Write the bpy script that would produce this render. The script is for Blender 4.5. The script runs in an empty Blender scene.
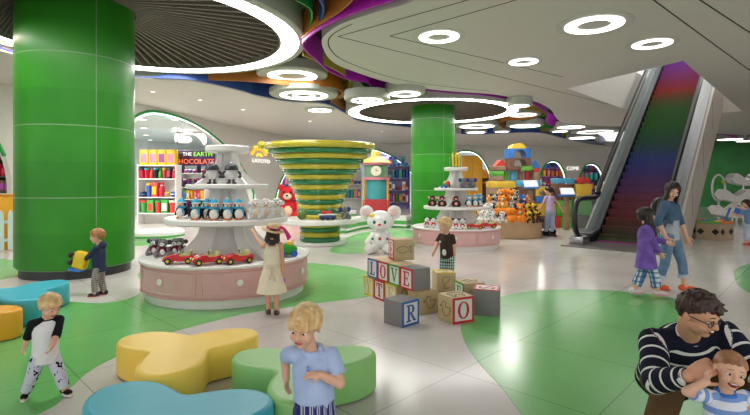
import bpy, bmesh, math, random
import numpy as np
from mathutils import Vector, Matrix, Quaternion, geometry
PI = math.pi
random.seed(7)
SC = bpy.context.scene
COL = SC.collection
V = Vector
# ------------------------------------------------------------------ camera
CAMH, FPX, HOR = 1.6, 475.0, 183.0
cam = bpy.data.cameras.new('camera')
cam.sensor_fit = 'HORIZONTAL'; cam.sensor_width = 36.0
cam.lens = 36.0 * FPX / 750.0
cam.shift_y = (HOR - 207.5) / 750.0
cam.clip_start = 0.05; cam.clip_end = 300
camo = bpy.data.objects.new('camera', cam); COL.objects.link(camo)
camo.location = (0, 0, CAMH); camo.rotation_euler = (PI / 2, 0, 0)
SC.camera = camo
SC.view_settings.view_transform = 'Standard'
SC.view_settings.look = 'None'
SC.view_settings.exposure = 0.0
SC.view_settings.gamma = 1.0
SC.view_settings.use_curve_mapping = False

def P(px, py, d):                      # point seen at a pixel, d metres deep
    return V(((px - 375) / FPX * d, d, CAMH - (py - HOR) / FPX * d))
def at(px, py, h):                     # point seen at a pixel, at height h
    d = (CAMH - h) * FPX / (py - HOR)
    return P(px, py, d)
def F(px, py): return at(px, py, 0.0)

# ------------------------------------------------------------------ materials
def lin(c):
    c = c / 255.0
    return c / 12.92 if c <= 0.04045 else ((c + 0.055) / 1.055) ** 2.4
def rgb(c): return (lin(c[0]), lin(c[1]), lin(c[2]), 1.0)
_M = {}
def mat(name, col, rough=0.5, metal=0.0, var=0.06, nscale=6.0, bump=0.0, spec=0.5, emit=0.0, coat=0.0, trans=0.0, alpha=1.0, sss=0.0):
    if name in _M: return _M[name]
    m = bpy.data.materials.new(name); m.use_nodes = True
    nt = m.node_tree; b = nt.nodes['Principled BSDF']
    tc = nt.nodes.new('ShaderNodeTexCoord')
    nz = nt.nodes.new('ShaderNodeTexNoise'); nz.inputs['Scale'].default_value = nscale; nz.inputs['Detail'].default_value = 3
    nt.links.new(tc.outputs['Object'], nz.inputs['Vector'])
    mr = nt.nodes.new('ShaderNodeMapRange'); mr.inputs['From Min'].default_value = 0.3; mr.inputs['From Max'].default_value = 0.7
    mr.inputs['To Min'].default_value = 1 - var; mr.inputs['To Max'].default_value = 1 + var
    nt.links.new(nz.outputs['Fac'], mr.inputs['Value'])
    mx = nt.nodes.new('ShaderNodeMix'); mx.data_type = 'RGBA'; mx.blend_type = 'MULTIPLY'; mx.inputs['Factor'].default_value = 1.0
    mx.inputs['A'].default_value = rgb(col)
    nt.links.new(mr.outputs['Result'], mx.inputs['B'])
    nt.links.new(mx.outputs['Result'], b.inputs['Base Color'])
    b.inputs['Roughness'].default_value = rough; b.inputs['Metallic'].default_value = metal
    b.inputs['Specular IOR Level'].default_value = spec
    b.inputs['Coat Weight'].default_value = coat
    b.inputs['Transmission Weight'].default_value = trans
    b.inputs['Alpha'].default_value = alpha
    if sss: b.inputs['Subsurface Weight'].default_value = sss; b.inputs['Subsurface Radius'].default_value = (.02, .008, .005)
    if bump:
        n2 = nt.nodes.new('ShaderNodeTexNoise'); n2.inputs['Scale'].default_value = nscale * 8; n2.inputs['Detail'].default_value = 2
        nt.links.new(tc.outputs['Object'], n2.inputs['Vector'])
        bp = nt.nodes.new('ShaderNodeBump'); bp.inputs['Strength'].default_value = bump; bp.inputs['Distance'].default_value = 0.01
        nt.links.new(n2.outputs['Fac'], bp.inputs['Height']); nt.links.new(bp.outputs['Normal'], b.inputs['Normal'])
    if emit:
        b.inputs['Emission Color'].default_value = rgb(col); b.inputs['Emission Strength'].default_value = emit
    _M[name] = m
    return m

class NB:                               # small node-building helper
    def __init__(s, name, rough=0.5, spec=0.5):
        s.m = bpy.data.materials.new(name); s.m.use_nodes = True
        s.nt = s.m.node_tree; s.b = s.nt.nodes['Principled BSDF']
        s.b.inputs['Roughness'].default_value = rough; s.b.inputs['Specular IOR Level'].default_value = spec
    def n(s, t): return s.nt.nodes.new(t)
    def l(s, a, b): s.nt.links.new(a, b)
    def coord(s, kind='Object'):
        return s.n('ShaderNodeTexCoord').outputs[kind]
    def sep(s, v):
        x = s.n('ShaderNodeSeparateXYZ'); s.l(v, x.inputs[0]); return x.outputs
    def math(s, op, a, b=None, c=None):
        x = s.n('ShaderNodeMath'); x.operation = op
        for i, v in enumerate((a, b, c)):
            if v is None: continue
            if isinstance(v, (int, float)): x.inputs[i].default_value = v
            else: s.l(v, x.inputs[i])
        return x.outputs[0]
    def mixc(s, f, a, b, mode='MIX'):
        x = s.n('ShaderNodeMix'); x.data_type = 'RGBA'; x.blend_type = mode
        if isinstance(f, (int, float)): x.inputs['Factor'].default_value = f
        else: s.l(f, x.inputs['Factor'])
        for k, v in (('A', a), ('B', b)):
            if isinstance(v, tuple): x.inputs[k].default_value = v
            else: s.l(v, x.inputs[k])
        return x.outputs['Result']
    def noise(s, v, scale, detail=2):
        x = s.n('ShaderNodeTexNoise'); x.inputs['Scale'].default_value = scale; x.inputs['Detail'].default_value = detail
        s.l(v, x.inputs['Vector']); return x.outputs['Fac']
    def ramp(s, f, stops, interp='LINEAR'):
        x = s.n('ShaderNodeValToRGB'); x.color_ramp.interpolation = interp
        e = x.color_ramp.elements
        while len(e) < len(stops): e.new(0.5)
        for i, (p, c) in enumerate(stops): e[i].position = p; e[i].color = rgb(c)
        s.l(f, x.inputs[0]); return x.outputs[0]
    def base(s, c): s.l(c, s.b.inputs['Base Color'])
    def bump(s, h, strength=0.2, dist=0.01):
        x = s.n('ShaderNodeBump'); x.inputs['Strength'].default_value = strength; x.inputs['Distance'].default_value = dist
        s.l(h, x.inputs['Height']); s.l(x.outputs['Normal'], s.b.inputs['Normal'])

def white(): return mat('white_paint', (226, 224, 218), .35, var=.02)
EMIT = {}
def emitter(name, col, strength):
    if name in EMIT: return EMIT[name]
    m = bpy.data.materials.new(name); m.use_nodes = True
    nt = m.node_tree; nt.nodes.clear()
    o = nt.nodes.new('ShaderNodeOutputMaterial'); e = nt.nodes.new('ShaderNodeEmission')
    e.inputs['Color'].default_value = rgb(col); e.inputs['Strength'].default_value = strength
    nt.links.new(e.outputs[0], o.inputs[0]); EMIT[name] = m
    return m

# ------------------------------------------------------------------ mesh builder
class MB:
    def __init__(s): s.v = []; s.f = []; s.mi = []; s.cur = 0
    def add(s, vs, fs, M=None):
        o = len(s.v)
        for p in vs:
            p = V(p)
            s.v.append(tuple(M @ p) if M else tuple(p))
        for f in fs: s.f.append(tuple(i + o for i in f)); s.mi.append(s.cur)
        return s
    def box(s, c, d, M=None, bev=0.0, seg=2):
        cx, cy, cz = c; x, y, z = d[0] / 2, d[1] / 2, d[2] / 2
        if not bev:
            vs = [(cx + a * x, cy + b * y, cz + e * z) for a in (-1, 1) for b in (-1, 1) for e in (-1, 1)]
            return s.add(vs, [(0, 1, 3, 2), (4, 6, 7, 5), (0, 4, 5, 1), (2, 3, 7, 6), (0, 2, 6, 4), (1, 5, 7, 3)], M)
        bm = bmesh.new(); bmesh.ops.create_cube(bm, size=1.0)
        for v in bm.verts: v.co = V((cx + v.co.x * 2 * x, cy + v.co.y * 2 * y, cz + v.co.z * 2 * z))
        bmesh.ops.bevel(bm, geom=bm.edges[:], offset=bev, segments=seg, profile=0.5, affect='EDGES')
        bm.verts.index_update()
        s.add([v.co[:] for v in bm.verts], [[v.index for v in f.verts] for f in bm.faces], M); bm.free()
        return s
    def lathe(s, prof, n=32, M=None, cap=True, sx=1.0, sy=1.0):
        vs = []; fs = []
        for (r, z) in prof:
            for k in range(n):
                a = 2 * PI * k / n; vs.append((r * math.cos(a) * sx, r * math.sin(a) * sy, z))
        for i in range(len(prof) - 1):
            for k in range(n):
                k2 = (k + 1) % n; fs.append((i * n + k, i * n + k2, (i + 1) * n + k2, (i + 1) * n + k))
        if cap:
            if prof[0][0] > 1e-6: fs.append(tuple(range(n - 1, -1, -1)))
            if prof[-1][0] > 1e-6: fs.append(tuple((len(prof) - 1) * n + k for k in range(n)))
        return s.add(vs, fs, M)
    def cyl(s, c, r, h, n=24, M=None, r2=None, bev=0.0):
        r2 = r if r2 is None else r2
        if bev: prof = [(r - bev, 0), (r - bev * .3, bev * .3), (r, bev), (r2, h - bev), (r2 - bev * .3, h - bev * .3), (r2 - bev, h)]
        else: prof = [(r, 0), (r2, h)]
        T = Matrix.Translation(c)
        return s.lathe(prof, n, (M @ T) if M else T)
    def ell(s, c, r, M=None, n=16, m=10, R=None):
        vs = [(0, 0, -1)]; fs = []
        for i in range(1, m):
            t = -PI / 2 + PI * i / m
            for k in range(n):
                a = 2 * PI * k / n; vs.append((math.cos(t) * math.cos(a), math.cos(t) * math.sin(a), math.sin(t)))
        vs.append((0, 0, 1))
        for k in range(n):
            k2 = (k + 1) % n
            fs.append((0, 1 + k2, 1 + k))
            for i in range(m - 2): fs.append((1 + i * n + k, 1 + i * n + k2, 1 + (i + 1) * n + k2, 1 + (i + 1) * n + k))
            fs.append((1 + (m - 2) * n + k, 1 + (m - 2) * n + k2, len(vs) - 1))
        T = Matrix.Translation(c)
        if R is not None: T = T @ R.to_4x4()
        T = T @ Matrix.Diagonal((r[0], r[1], r[2], 1))
        return s.add(vs, fs, (M @ T) if M else T)
    def tube(s, pts, r, n=10, closed=False, M=None, caps=True):
        pts = [V(p) for p in pts]; N = len(pts)
        rr = r if isinstance(r, (list, tuple)) else [r] * N
        vs = []; fs = []; up = None
        for i, p in enumerate(pts):
            if closed: t = pts[(i + 1) % N] - pts[i - 1]
            else: t = pts[min(i + 1, N - 1)] - pts[max(i - 1, 0)]
            t.normalize()
            if up is None: up = V((0, 0, 1)) if abs(t.z) < .9 else V((1, 0, 0))
            a = t.cross(up)
            if a.length < 1e-5: a = t.cross(V((0.3, 1, 0.2)))
            a.normalize(); b = a.cross(t); up = b
            for k in range(n):
                q = 2 * PI * k / n; vs.append(p + (a * math.cos(q) + b * math.sin(q)) * rr[i])
        for i in range(N if closed else N - 1):
            j = (i + 1) % N
            for k in range(n):
                k2 = (k + 1) % n; fs.append((i * n + k, i * n + k2, j * n + k2, j * n + k))
        if not closed and caps: fs.append(tuple(range(n - 1, -1, -1))); fs.append(tuple((N - 1) * n + k for k in range(n)))
        return s.add(vs, fs, M)
    def cap(s, a, b, r0, r1, n=12, M=None):          # capsule with round ends
        a = V(a); b = V(b); d = b - a; L = d.length
        if L < 1e-6: return s.ell(a, (r0, r0, r0), M, n, 8)
        q = V((0, 0, 1)).rotation_difference(d).to_matrix().to_4x4()
        prof = [(1e-5, -r0)] + [(r0 * math.cos(t), r0 * math.sin(t)) for t in [-PI / 2 + PI / 2 * k / 4 for k in range(1, 5)]]
        prof += [(r1 * math.cos(t), L + r1 * math.sin(t)) for t in [PI / 2 * k / 4 for k in range(0, 4)]] + [(1e-5, L + r1)]
        T = Matrix.Translation(a) @ q
        return s.lathe(prof, n, (M @ T) if M else T)
    def flat(s, a, b, r0, r1, n=16, M=None, e=1.0):         # flat ended tapered limb
        a = V(a); b = V(b); d = b - a
        q = V((0, 0, 1)).rotation_difference(d).to_matrix().to_4x4()
        T = Matrix.Translation(a) @ q
        return s.lathe([(r0, 0), (r1, d.length)], n, (M @ T) if M else T, True, 1.0, e)
    def prism(s, poly, z0, z1, M=None, bev=0.0):
        n = len(poly)
        ar = sum(poly[i][0] * poly[(i + 1) % n][1] - poly[(i + 1) % n][0] * poly[i][1] for i in range(n))
        if ar < 0: poly = list(reversed(poly))
        vs = [(p[0], p[1], z0) for p in poly] + [(p[0], p[1], z1) for p in poly]
        fs = [(i, (i + 1) % n, (i + 1) % n + n, i + n) for i in range(n)]
        if n > 4:
            tri = geometry.tessellate_polygon([[V((p[0], p[1], 0)) for p in poly]])
            for t in tri:
                a, b, c = t
                A = (poly[b][0] - poly[a][0]) * (poly[c][1] - poly[a][1]) - (poly[c][0] - poly[a][0]) * (poly[b][1] - poly[a][1])
                if A < 0: a, b, c = a, c, b
                fs.append((c, b, a)); fs.append((a + n, b + n, c + n))
        else:
            fs.append(tuple(range(n - 1, -1, -1))); fs.append(tuple(range(n, 2 * n)))
        return s.add(vs, fs, M)
    def ribbon(s, pts, z0, z1, th=0.02, closed=False):   # a vertical curved strip; pts may carry their own z0 in [2]
        pts = [V((p[0], p[1], 0)) for p in pts]; N = len(pts); vs = []; fs = []
        for i in range(N):
            t = (pts[(i + 1) % N] - pts[i - 1]) if closed else (pts[min(i + 1, N - 1)] - pts[max(i - 1, 0)])
            nrm = V((-t.y, t.x, 0)).normalized() * th / 2
            a0 = z0[i] if isinstance(z0, list) else z0; a1 = z1[i] if isinstance(z1, list) else z1
            for sg, zz in ((-1, a0), (1, a0), (1, a1), (-1, a1)):
                q = pts[i] + nrm * sg; vs.append((q.x, q.y, zz))
        for i in range(N if closed else N - 1):
            j = (i + 1) % N
            for k in range(4):
                k2 = (k + 1) % 4; fs.append((i * 4 + k, j * 4 + k, j * 4 + k2, i * 4 + k2))
        if not closed: fs.append((0, 1, 2, 3)); fs.append(tuple((N - 1) * 4 + k for k in (3, 2, 1, 0)))
        return s.add(vs, fs)
    def mesh(s, name, mats):
        me = bpy.data.meshes.new(name)
        me.from_pydata(s.v, [], s.f)
        if not isinstance(mats, (list, tuple)): mats = [mats]
        for m in mats: me.materials.append(m)
        if len(mats) > 1: me.polygons.foreach_set('material_index', s.mi)
        me.polygons.foreach_set('use_smooth', [True] * len(me.polygons))
        me.update(); me.set_sharp_from_angle(angle=math.radians(38))
        return me
    def build(s, name, mats, parent=None, **kw):
        o = bpy.data.objects.new(name, s.mesh(name, mats)); COL.objects.link(o)
        if parent: o.parent = parent
        for k, v in kw.items(): o[k] = v
        return o

# ------------------------------------------------------------------ things, parts, copies
def thing(name, label, cat, loc=(0, 0, 0), rz=0.0, group=None, sc=1.0):
    o = bpy.data.objects.new(name, None); COL.objects.link(o)
    o.location = loc; o.rotation_euler = (0, 0, rz); o.scale = (sc, sc, sc)
    o.empty_display_size = .1
    o['label'] = label; o['category'] = cat
    if group: o['group'] = group
    return o
def tag(o, label, cat, group=None):
    o['label'] = label; o['category'] = cat
    if group: o['group'] = group
    return o
def struct(mb, name, m):
    o = mb.build(name, m); o['kind'] = 'structure'; return o
_kids = {}
def dup(root, loc, rz=0.0, label=None, group=None, sc=None, mats=None):
    kids = lambda o: [c for c in COL.objects if c.parent == o] if o.name not in _kids else _kids[o.name]
    if root.name not in _kids:
        _kids[root.name] = list(root.children)
        for c in _kids[root.name]: _kids[c.name] = list(c.children)
    def cp(o, par):
        c = o.copy(); COL.objects.link(c)
        if par: c.parent = par
        if mats and c.type == 'MESH' and c.data.materials and c.data.materials[0].name in mats:
            c.data = c.data.copy(); c.data.materials[0] = mats[o.data.materials[0].name]
        for k in _kids.get(o.name, []): cp(k, c)
        return c
    r = cp(root, None)
    r.location = loc; r.rotation_euler = (0, 0, rz)
    if sc is not None: r.scale = (sc, sc, sc)
    if label: r['label'] = label
    if group: r['group'] = group
    return r
def place(proto, used, *a, **k):
    """first use moves the prototype itself, later uses copy it"""
    if proto.name not in used:
        used.add(proto.name)
        loc = a[0]; rz = a[1] if len(a) > 1 else 0.0
        proto.location = loc; proto.rotation_euler = (0, 0, rz)
        if k.get('sc') is not None: proto.scale = (k['sc'],) * 3
        if k.get('label'): proto['label'] = k['label']
        if k.get('group'): proto['group'] = k['group']
        return proto
    return dup(proto, *a, **k)
USED = set()

def remesh(mb, vox, smooth=3, fac=0.5):
    """fuse overlapping shapes into one continuous surface; returns a new mesh"""
    me = bpy.data.meshes.new('tmp'); me.from_pydata(mb.v, [], mb.f); me.update()
    o = bpy.data.objects.new('tmp', me); COL.objects.link(o)
    md = o.modifiers.new('r', 'REMESH'); md.mode = 'VOXEL'; md.voxel_size = vox
    if smooth:
        sm = o.modifiers.new('s', 'SMOOTH'); sm.factor = fac; sm.iterations = smooth
    dg = bpy.context.evaluated_depsgraph_get(); dg.update()
    out = bpy.data.meshes.new_from_object(o.evaluated_get(dg))
    bpy.data.objects.remove(o); bpy.data.meshes.remove(me)
    out.polygons.foreach_set('use_smooth', [True] * len(out.polygons))
    return out
def link_mesh(name, me, m, parent=None):
    me.name = name; me.materials.clear()
    for x in (m if isinstance(m, (list, tuple)) else [m]): me.materials.append(x)
    o = bpy.data.objects.new(name, me); COL.objects.link(o)
    if parent: o.parent = parent
    return o

def catmull(pts, n=8, closed=False):
    pts = [V(tuple(p) + (0,) * (3 - len(p))) if len(p) < 3 else V(p) for p in pts]; N = len(pts); out = []
    rng = N if closed else N - 1
    for i in range(rng):
        if closed: p0, p1, p2, p3 = pts[i - 1], pts[i], pts[(i + 1) % N], pts[(i + 2) % N]
        else: p0, p1, p2, p3 = pts[max(i - 1, 0)], pts[i], pts[i + 1], pts[min(i + 2, N - 1)]
        for k in range(n):
            t = k / n
            out.append(.5 * ((2 * p1) + (p2 - p0) * t + (2 * p0 - 5 * p1 + 4 * p2 - p3) * t * t + (3 * p1 - p0 - 3 * p2 + p3) * t ** 3))
    if not closed: out.append(pts[-1])
    return out
ORD = ['first', 'second', 'third', 'fourth', 'fifth', 'sixth', 'seventh', 'eighth', 'ninth', 'tenth', 'eleventh', 'twelfth', 'thirteenth', 'fourteenth', 'fifteenth', 'sixteenth']
def Rz(a): return Matrix.Rotation(a, 4, 'Z')
def Rx(a): return Matrix.Rotation(a, 4, 'X')
def Ry(a): return Matrix.Rotation(a, 4, 'Y')
T = Matrix.Translation
# ================================================================== the setting
TILE, TANG = 1.13, math.radians(46)
def floor_mat(name, col, rough, var=.04):
    k = NB(name, rough, .5)
    s = k.sep(k.coord())
    ca, sa = math.cos(TANG), math.sin(TANG)
    def line(ax, ay, u0):
        u = k.math('ADD', k.math('MULTIPLY', s[0], ax), k.math('MULTIPLY', s[1], ay))
        f = k.math('FRACT', k.math('ADD', k.math('DIVIDE', k.math('SUBTRACT', u, u0), TILE), 100.5))
        return k.math('LESS_THAN', k.math('ABSOLUTE', k.math('SUBTRACT', f, .5)), .0034)
    u0 = .697 * ca + 4.02 * sa; v0 = -.697 * sa + 4.02 * ca
    g = k.math('MAXIMUM', line(ca, sa, u0), line(-sa, ca, v0))
    nz = k.noise(k.coord(), .8, 4)
    lo = tuple(c * (1 - var) for c in col); hi = tuple(min(255, c * (1 + var)) for c in col)
    c = k.ramp(nz, [(.3, lo), (.7, hi)])
    k.base(k.mixc(k.math('MULTIPLY', g, .55), c, rgb(tuple(x * .35 for x in col))))
    k.b.inputs['Specular IOR Level'].default_value = .4
    return k.m
M_FLOOR = floor_mat('floor_tile', (208, 203, 198), .15)
M_GFLOOR = floor_mat('green_tile', (116, 186, 108), .19)
struct(MB().box((2, 14, -.05), (64, 44, .1)), 'floor', M_FLOOR)
def inlay(pts, name='floor_inlay', z=.003, m=None):
    w = [F(*p) if len(p) == 2 else V((p[0], p[1], 0)) for p in pts]
    w = catmull(w, 8, True)
    return struct(MB().prism([(p.x, p.y) for p in w], .0005, z), name, m or M_GFLOOR)
# big green patch on the right
inlay([(1.1, 2.2, 0), (522, 415), (502, 388), (478, 362), (464, 340), (462, 322), (478, 305), (508, 295), (538, 290.5), (570, 289.5), (600, 290), (640, 293), (667, 297), (694, 305), (722, 322), (750, 345), (3.6, 2.6, 0), (2.3, 1.6, 0)])
# green band round the near display
inlay([(372, 292), (366, 297), (345, 300), (320, 303), (285, 308), (245, 314), (195, 326), (163, 336), (100, 365), (70, 388), (37, 415), (-2.9, 2.4, 0), (-6, 3, 0), (-60, 330), (0, 306), (60, 302), (105, 303), (135, 296), (143, 284), (140, 272), (180, 262), (250, 258), (310, 263), (350, 267), (372, 275)])
inlay([(-60, 290), (-60, 262), (0, 259), (25, 264), (30, 272), (0, 280)])
inlay([(738, 285), (735, 272), (745, 265), (770, 262), (820, 275), (800, 300), (760, 297)])
inlay([(330, 250), (360, 233), (410, 230), (420, 243), (395, 247), (360, 254)])
inlay([(136, 238), (180, 236), (170, 242), (136, 246), (110, 243)])

# ---- curved shop wall with its arches
WALLP = catmull([(-16, 3), (-12.2, 8.2), (-9.45, 12.0), (-7.45, 15.1), (-6.1, 21.3), (-3.8, 26.6), (0, 29.8), (6.4, 31.4), (13.8, 32.5), (19.5, 33)], 90)
WH = 4.1
ARCH = [(-30, 60, 42, 1.33, 3.0), (165, 66, 92, 0, 4.0), (352, 78, 72, 0, 3.85), (466, 28, 29, 0, 3.75), (553, 17, 16, 0, 3.12), (591, 15, 16, 0, 2.95)]
def hole(p):
    px = 375 + FPX * p.x / p.y
    for i, (pc, l, r, sill, top) in enumerate(ARCH):
        t = (px - pc) / (l if px < pc else r)
        if abs(t) < 1:
            return i, sill, sill + (top - sill) * (1 - abs(t) ** 2.4) ** (1 / 2.0)
    return None
def wall_strip(pts, name, m):
    mb = MB(); N = len(pts); th = .35
    nr = []
    for i in range(N):
        t = (pts[min(i + 1, N - 1)] - pts[max(i - 1, 0)]); nr.append(V((-t.y, t.x, 0)).normalized() * th)
    rims = {}
    for i in range(N - 1):
        a, b = pts[i], pts[i + 1]; A, B = a + nr[i], b + nr[i + 1]
        ha, hb = hole(a), hole(b)
        hh = ha if ha and hb else None
        spans = [(0, 0, WH, WH)]
        if hh:
            spans = [(ha[2], hb[2], WH, WH)]
            if ha[1] > 0: spans.append((0, 0, ha[1], ha[1]))
        for (l0, l1, u0, u1) in spans:
            q = [(a.x, a.y, l0), (b.x, b.y, l1), (b.x, b.y, u1), (a.x, a.y, u0), (A.x, A.y, l0), (B.x, B.y, l1), (B.x, B.y, u1), (A.x, A.y, u0)]
            mb.add(q, [(0, 1, 2, 3), (5, 4, 7, 6), (0, 4, 5, 1), (3, 2, 6, 7), (0, 3, 7, 4), (1, 5, 6, 2)])
        if hh: rims.setdefault(ha[0], []).append((a.x, a.y, ha[2]))
    struct(mb, name, m); return rims
M_WALL = mat('wall_paint', (210, 207, 199), .5, var=.015)
rims = wall_strip(WALLP, 'wall_back', M_WALL)
M_RIMG = mat('rim_green', (40, 150, 70), .3)
E_LED = emitter('led_white', (235, 255, 240), 2.2)
for i, pts in rims.items():
    if len(pts) < 4: continue
    pts = [V(p) + V((0, -.03, -.02)) for p in pts[::3]]
    if ARCH[i][3] == 0: pts = [V((pts[0].x, pts[0].y, .02))] + pts + [V((pts[-1].x, pts[-1].y, .02))]
    o = MB().tube(pts, .05, 6).build('trim_%d' % (i + 1), M_RIMG); o['kind'] = 'structure'
    pts2 = [p + V((0, .12, -.05)) for p in pts]
    o = MB().tube(pts2, .035, 6).build('trim_%d' % (i + 11), E_LED); o['kind'] = 'structure'
# shop rooms behind the arches
def off(pts, d):
    out = []
    for i in range(len(pts)):
        t = pts[min(i + 1, len(pts) - 1)] - pts[max(i - 1, 0)]; out.append(pts[i] + V((-t.y, t.x, 0)).normalized() * d)
    return out
W8 = WALLP[::12]
BK = off(W8, 7.0)
M_SHOPW = mat('shop_wall', (196, 206, 206), .5, var=.03)
struct(MB().ribbon(BK, 0, 3.9, .1), 'wall_shop', M_SHOPW)
mb = MB(); IN = off(W8, .3)
for i in range(len(IN) - 1):
    q = [(IN[i].x, IN[i].y, 3.86), (BK[i].x, BK[i].y, 3.86), (BK[i + 1].x, BK[i + 1].y, 3.86), (IN[i + 1].x, IN[i + 1].y, 3.86)]
    q += [(x, y, 3.95) for x, y, z in q]
    mb.add(q, [(0, 1, 2, 3), (7, 6, 5, 4), (0, 4, 5, 1), (1, 5, 6, 2), (2, 6, 7, 3), (3, 7, 4, 0)])
struct(mb, 'ceiling_shop', mat('shop_ceiling', (205, 222, 222), .5, var=.02))
# ---- white lowered ceiling next to that wall
SH = 4.1
slab_edge = [V((-9.5, 3.5, 0)), V((-8.2, 6.5, 0))] + [at(*p, SH) for p in [(5, 52), (60, 68), (136, 78), (192, 81), (240, 91), (257, 96), (290, 102), (324, 104), (348, 115), (362, 122), (412, 128), (470, 134.5), (505, 133.5), (540, 133), (565, 139), (601, 145.5)]] + [V((18, 31, 0))]
slab_edge = catmull([(p.x, p.y) for p in slab_edge], 5)
poly = [(p.x, p.y) for p in slab_edge] + [(p.x, p.y) for p in reversed(off(WALLP[::10], .2))]
M_CEIL = mat('ceiling_paint', (204, 200, 193), .5, var=.015)
struct(MB().prism(poly, SH, SH + .3), 'ceiling', M_CEIL)
# ---- dark void over the coloured bands
M_DARK = mat('plenum_dark', (34, 34, 38), .8)
struct(MB().box((-5, 16, 5.35), (22, 36, .1)).box((5.2, 27, 5.35), (42, 14, .1)), 'ceiling_plenum', M_DARK)
# ---- big white soffit with the escalator opening
ESC_H = math.radians(43.5)                   # heading of the escalator measured from straight ahead
eu = V((math.sin(ESC_H), math.cos(ESC_H), 0)); ev = V((math.cos(ESC_H), -math.sin(ESC_H), 0))
E0 = F(597, 242)
sof = [(322, 40), (323.5, 49), (330, 59.5), (343, 67.4), (373, 78), (395, 84), (427.5, 89), (460, 92), (490, 94), (515, 98), (535, 101.5), (545, 106), (552, 111), (557, 119), (567.5, 123.5), (597, 126), (620, 126.5)]
w = [at(*p, SH) for p in sof]
front = [V((3.4, 3.3, 0)), V((1.5, 4.9, 0)), at(415, 0, SH), at(380, 11, SH), at(345, 22.5, SH), at(329, 32, SH)]
loop = catmull([(p.x, p.y) for p in front + w], 6)
outer = [(p.x, p.y) for p in loop] + [(14, 22.8), (19, 24.7), (27, 25), (27, 3.0)]
A = at(573, 87.5, SH); Bp = at(683, 61, SH); Cp = at(741, 110, SH)
A = A + ev * -.15
u_end = (Cp - A).dot(eu) + .3
D = A + eu * u_end
Cc = D + ev * ((Cp - D).dot(ev))
inner = [(A.x, A.y), (Bp.x, Bp.y), (Cc.x, Cc.y), (D.x, D.y)]
def slab_with_hole(outer, inner, z0, z1, zi):
    mb = MB(); both = outer + inner; n, m = len(outer), len(inner)
    tri = geometry.tessellate_polygon([[V((x, y, 0)) for x, y in outer], [V((x, y, 0)) for x, y in inner]])
    for z, up in ((z0, False), (z1, True)):
        fs = []
        for t in tri:
            a, b, c = [both[i] for i in t]
            ar = (b[0] - a[0]) * (c[1] - a[1]) - (c[0] - a[0]) * (b[1] - a[1])
            fs.append(tuple(t) if (ar > 0) == up else tuple(reversed(t)))
        mb.add([(x, y, z) for x, y in both], fs)
    for lp, zt in ((outer, z1), (inner, zi)):
        k = len(lp)
        mb.add([(x, y, z0) for x, y in lp] + [(x, y, zt) for x, y in lp], [(i, (i + 1) % k, (i + 1) % k + k, i + k) for i in range(k)])
    return mb
struct(slab_with_hole(outer, inner, SH, SH + .55, SH + 1.5), 'ceiling_soffit', M_CEIL)
# shadow gaps in the soffit
def groove(pix, name):
    pts = [at(*p, SH) for p in pix]
    mb = MB()
    for a, b in zip(pts, pts[1:]):
        d = (b - a).normalized(); n = V((-d.y, d.x, 0)) * .012
        z = SH - .002
        mb.add([(a - n)[:2] + (z,), (b - n)[:2] + (z,), (b + n)[:2] + (z,), (a + n)[:2] + (z,),
                (a - n)[:2] + (SH + .01,), (b - n)[:2] + (SH + .01,), (b + n)[:2] + (SH + .01,), (a + n)[:2] + (SH + .01,)],
               [(3, 2, 1, 0), (4, 5, 6, 7), (0, 1, 5, 4), (1, 2, 6, 5), (2, 3, 7, 6), (3, 0, 4, 7)])
    o = mb.build(name, mat('shadow_gap', (62, 60, 58), .8)); o['kind'] = 'structure'
groove([(468, 0), (338, 36.5), (473, 70), (608, 104)], 'trim_21')
groove([(516, 0), (390, 36), (500, 62), (563, 77)], 'trim_22')
groove([(651, -2), (700, 34), (752, 72)], 'trim_23')
groove([(697, -2), (752, 34)], 'trim_24')
groove([tuple(q[:2]) for q in catmull([(352, 24), (336, 32), (328.5, 40), (331, 50), (343, 60), (372, 71.5), (398, 79), (430, 84.5), (463, 88.5), (490, 91)], 6)], 'trim_25')
# ---- right-hand end wall and far room to the right
M_GWALL = mat('green_wall', (40, 128, 56), .4, var=.15, nscale=1.2)
struct(MB().box((27, 32.2, 2.3), (16, .2, 4.6)), 'wall_right', M_GWALL)
struct(MB().box((34, 18, 2.3), (.2, 30, 4.6)), 'wall_side', mat('side_wall', (190, 190, 184), .5))
struct(MB().box((26.5, 29, 4.5), (16, 8, .12)), 'ceiling_right', mat('right_ceiling', (120, 122, 120), .6))

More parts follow.
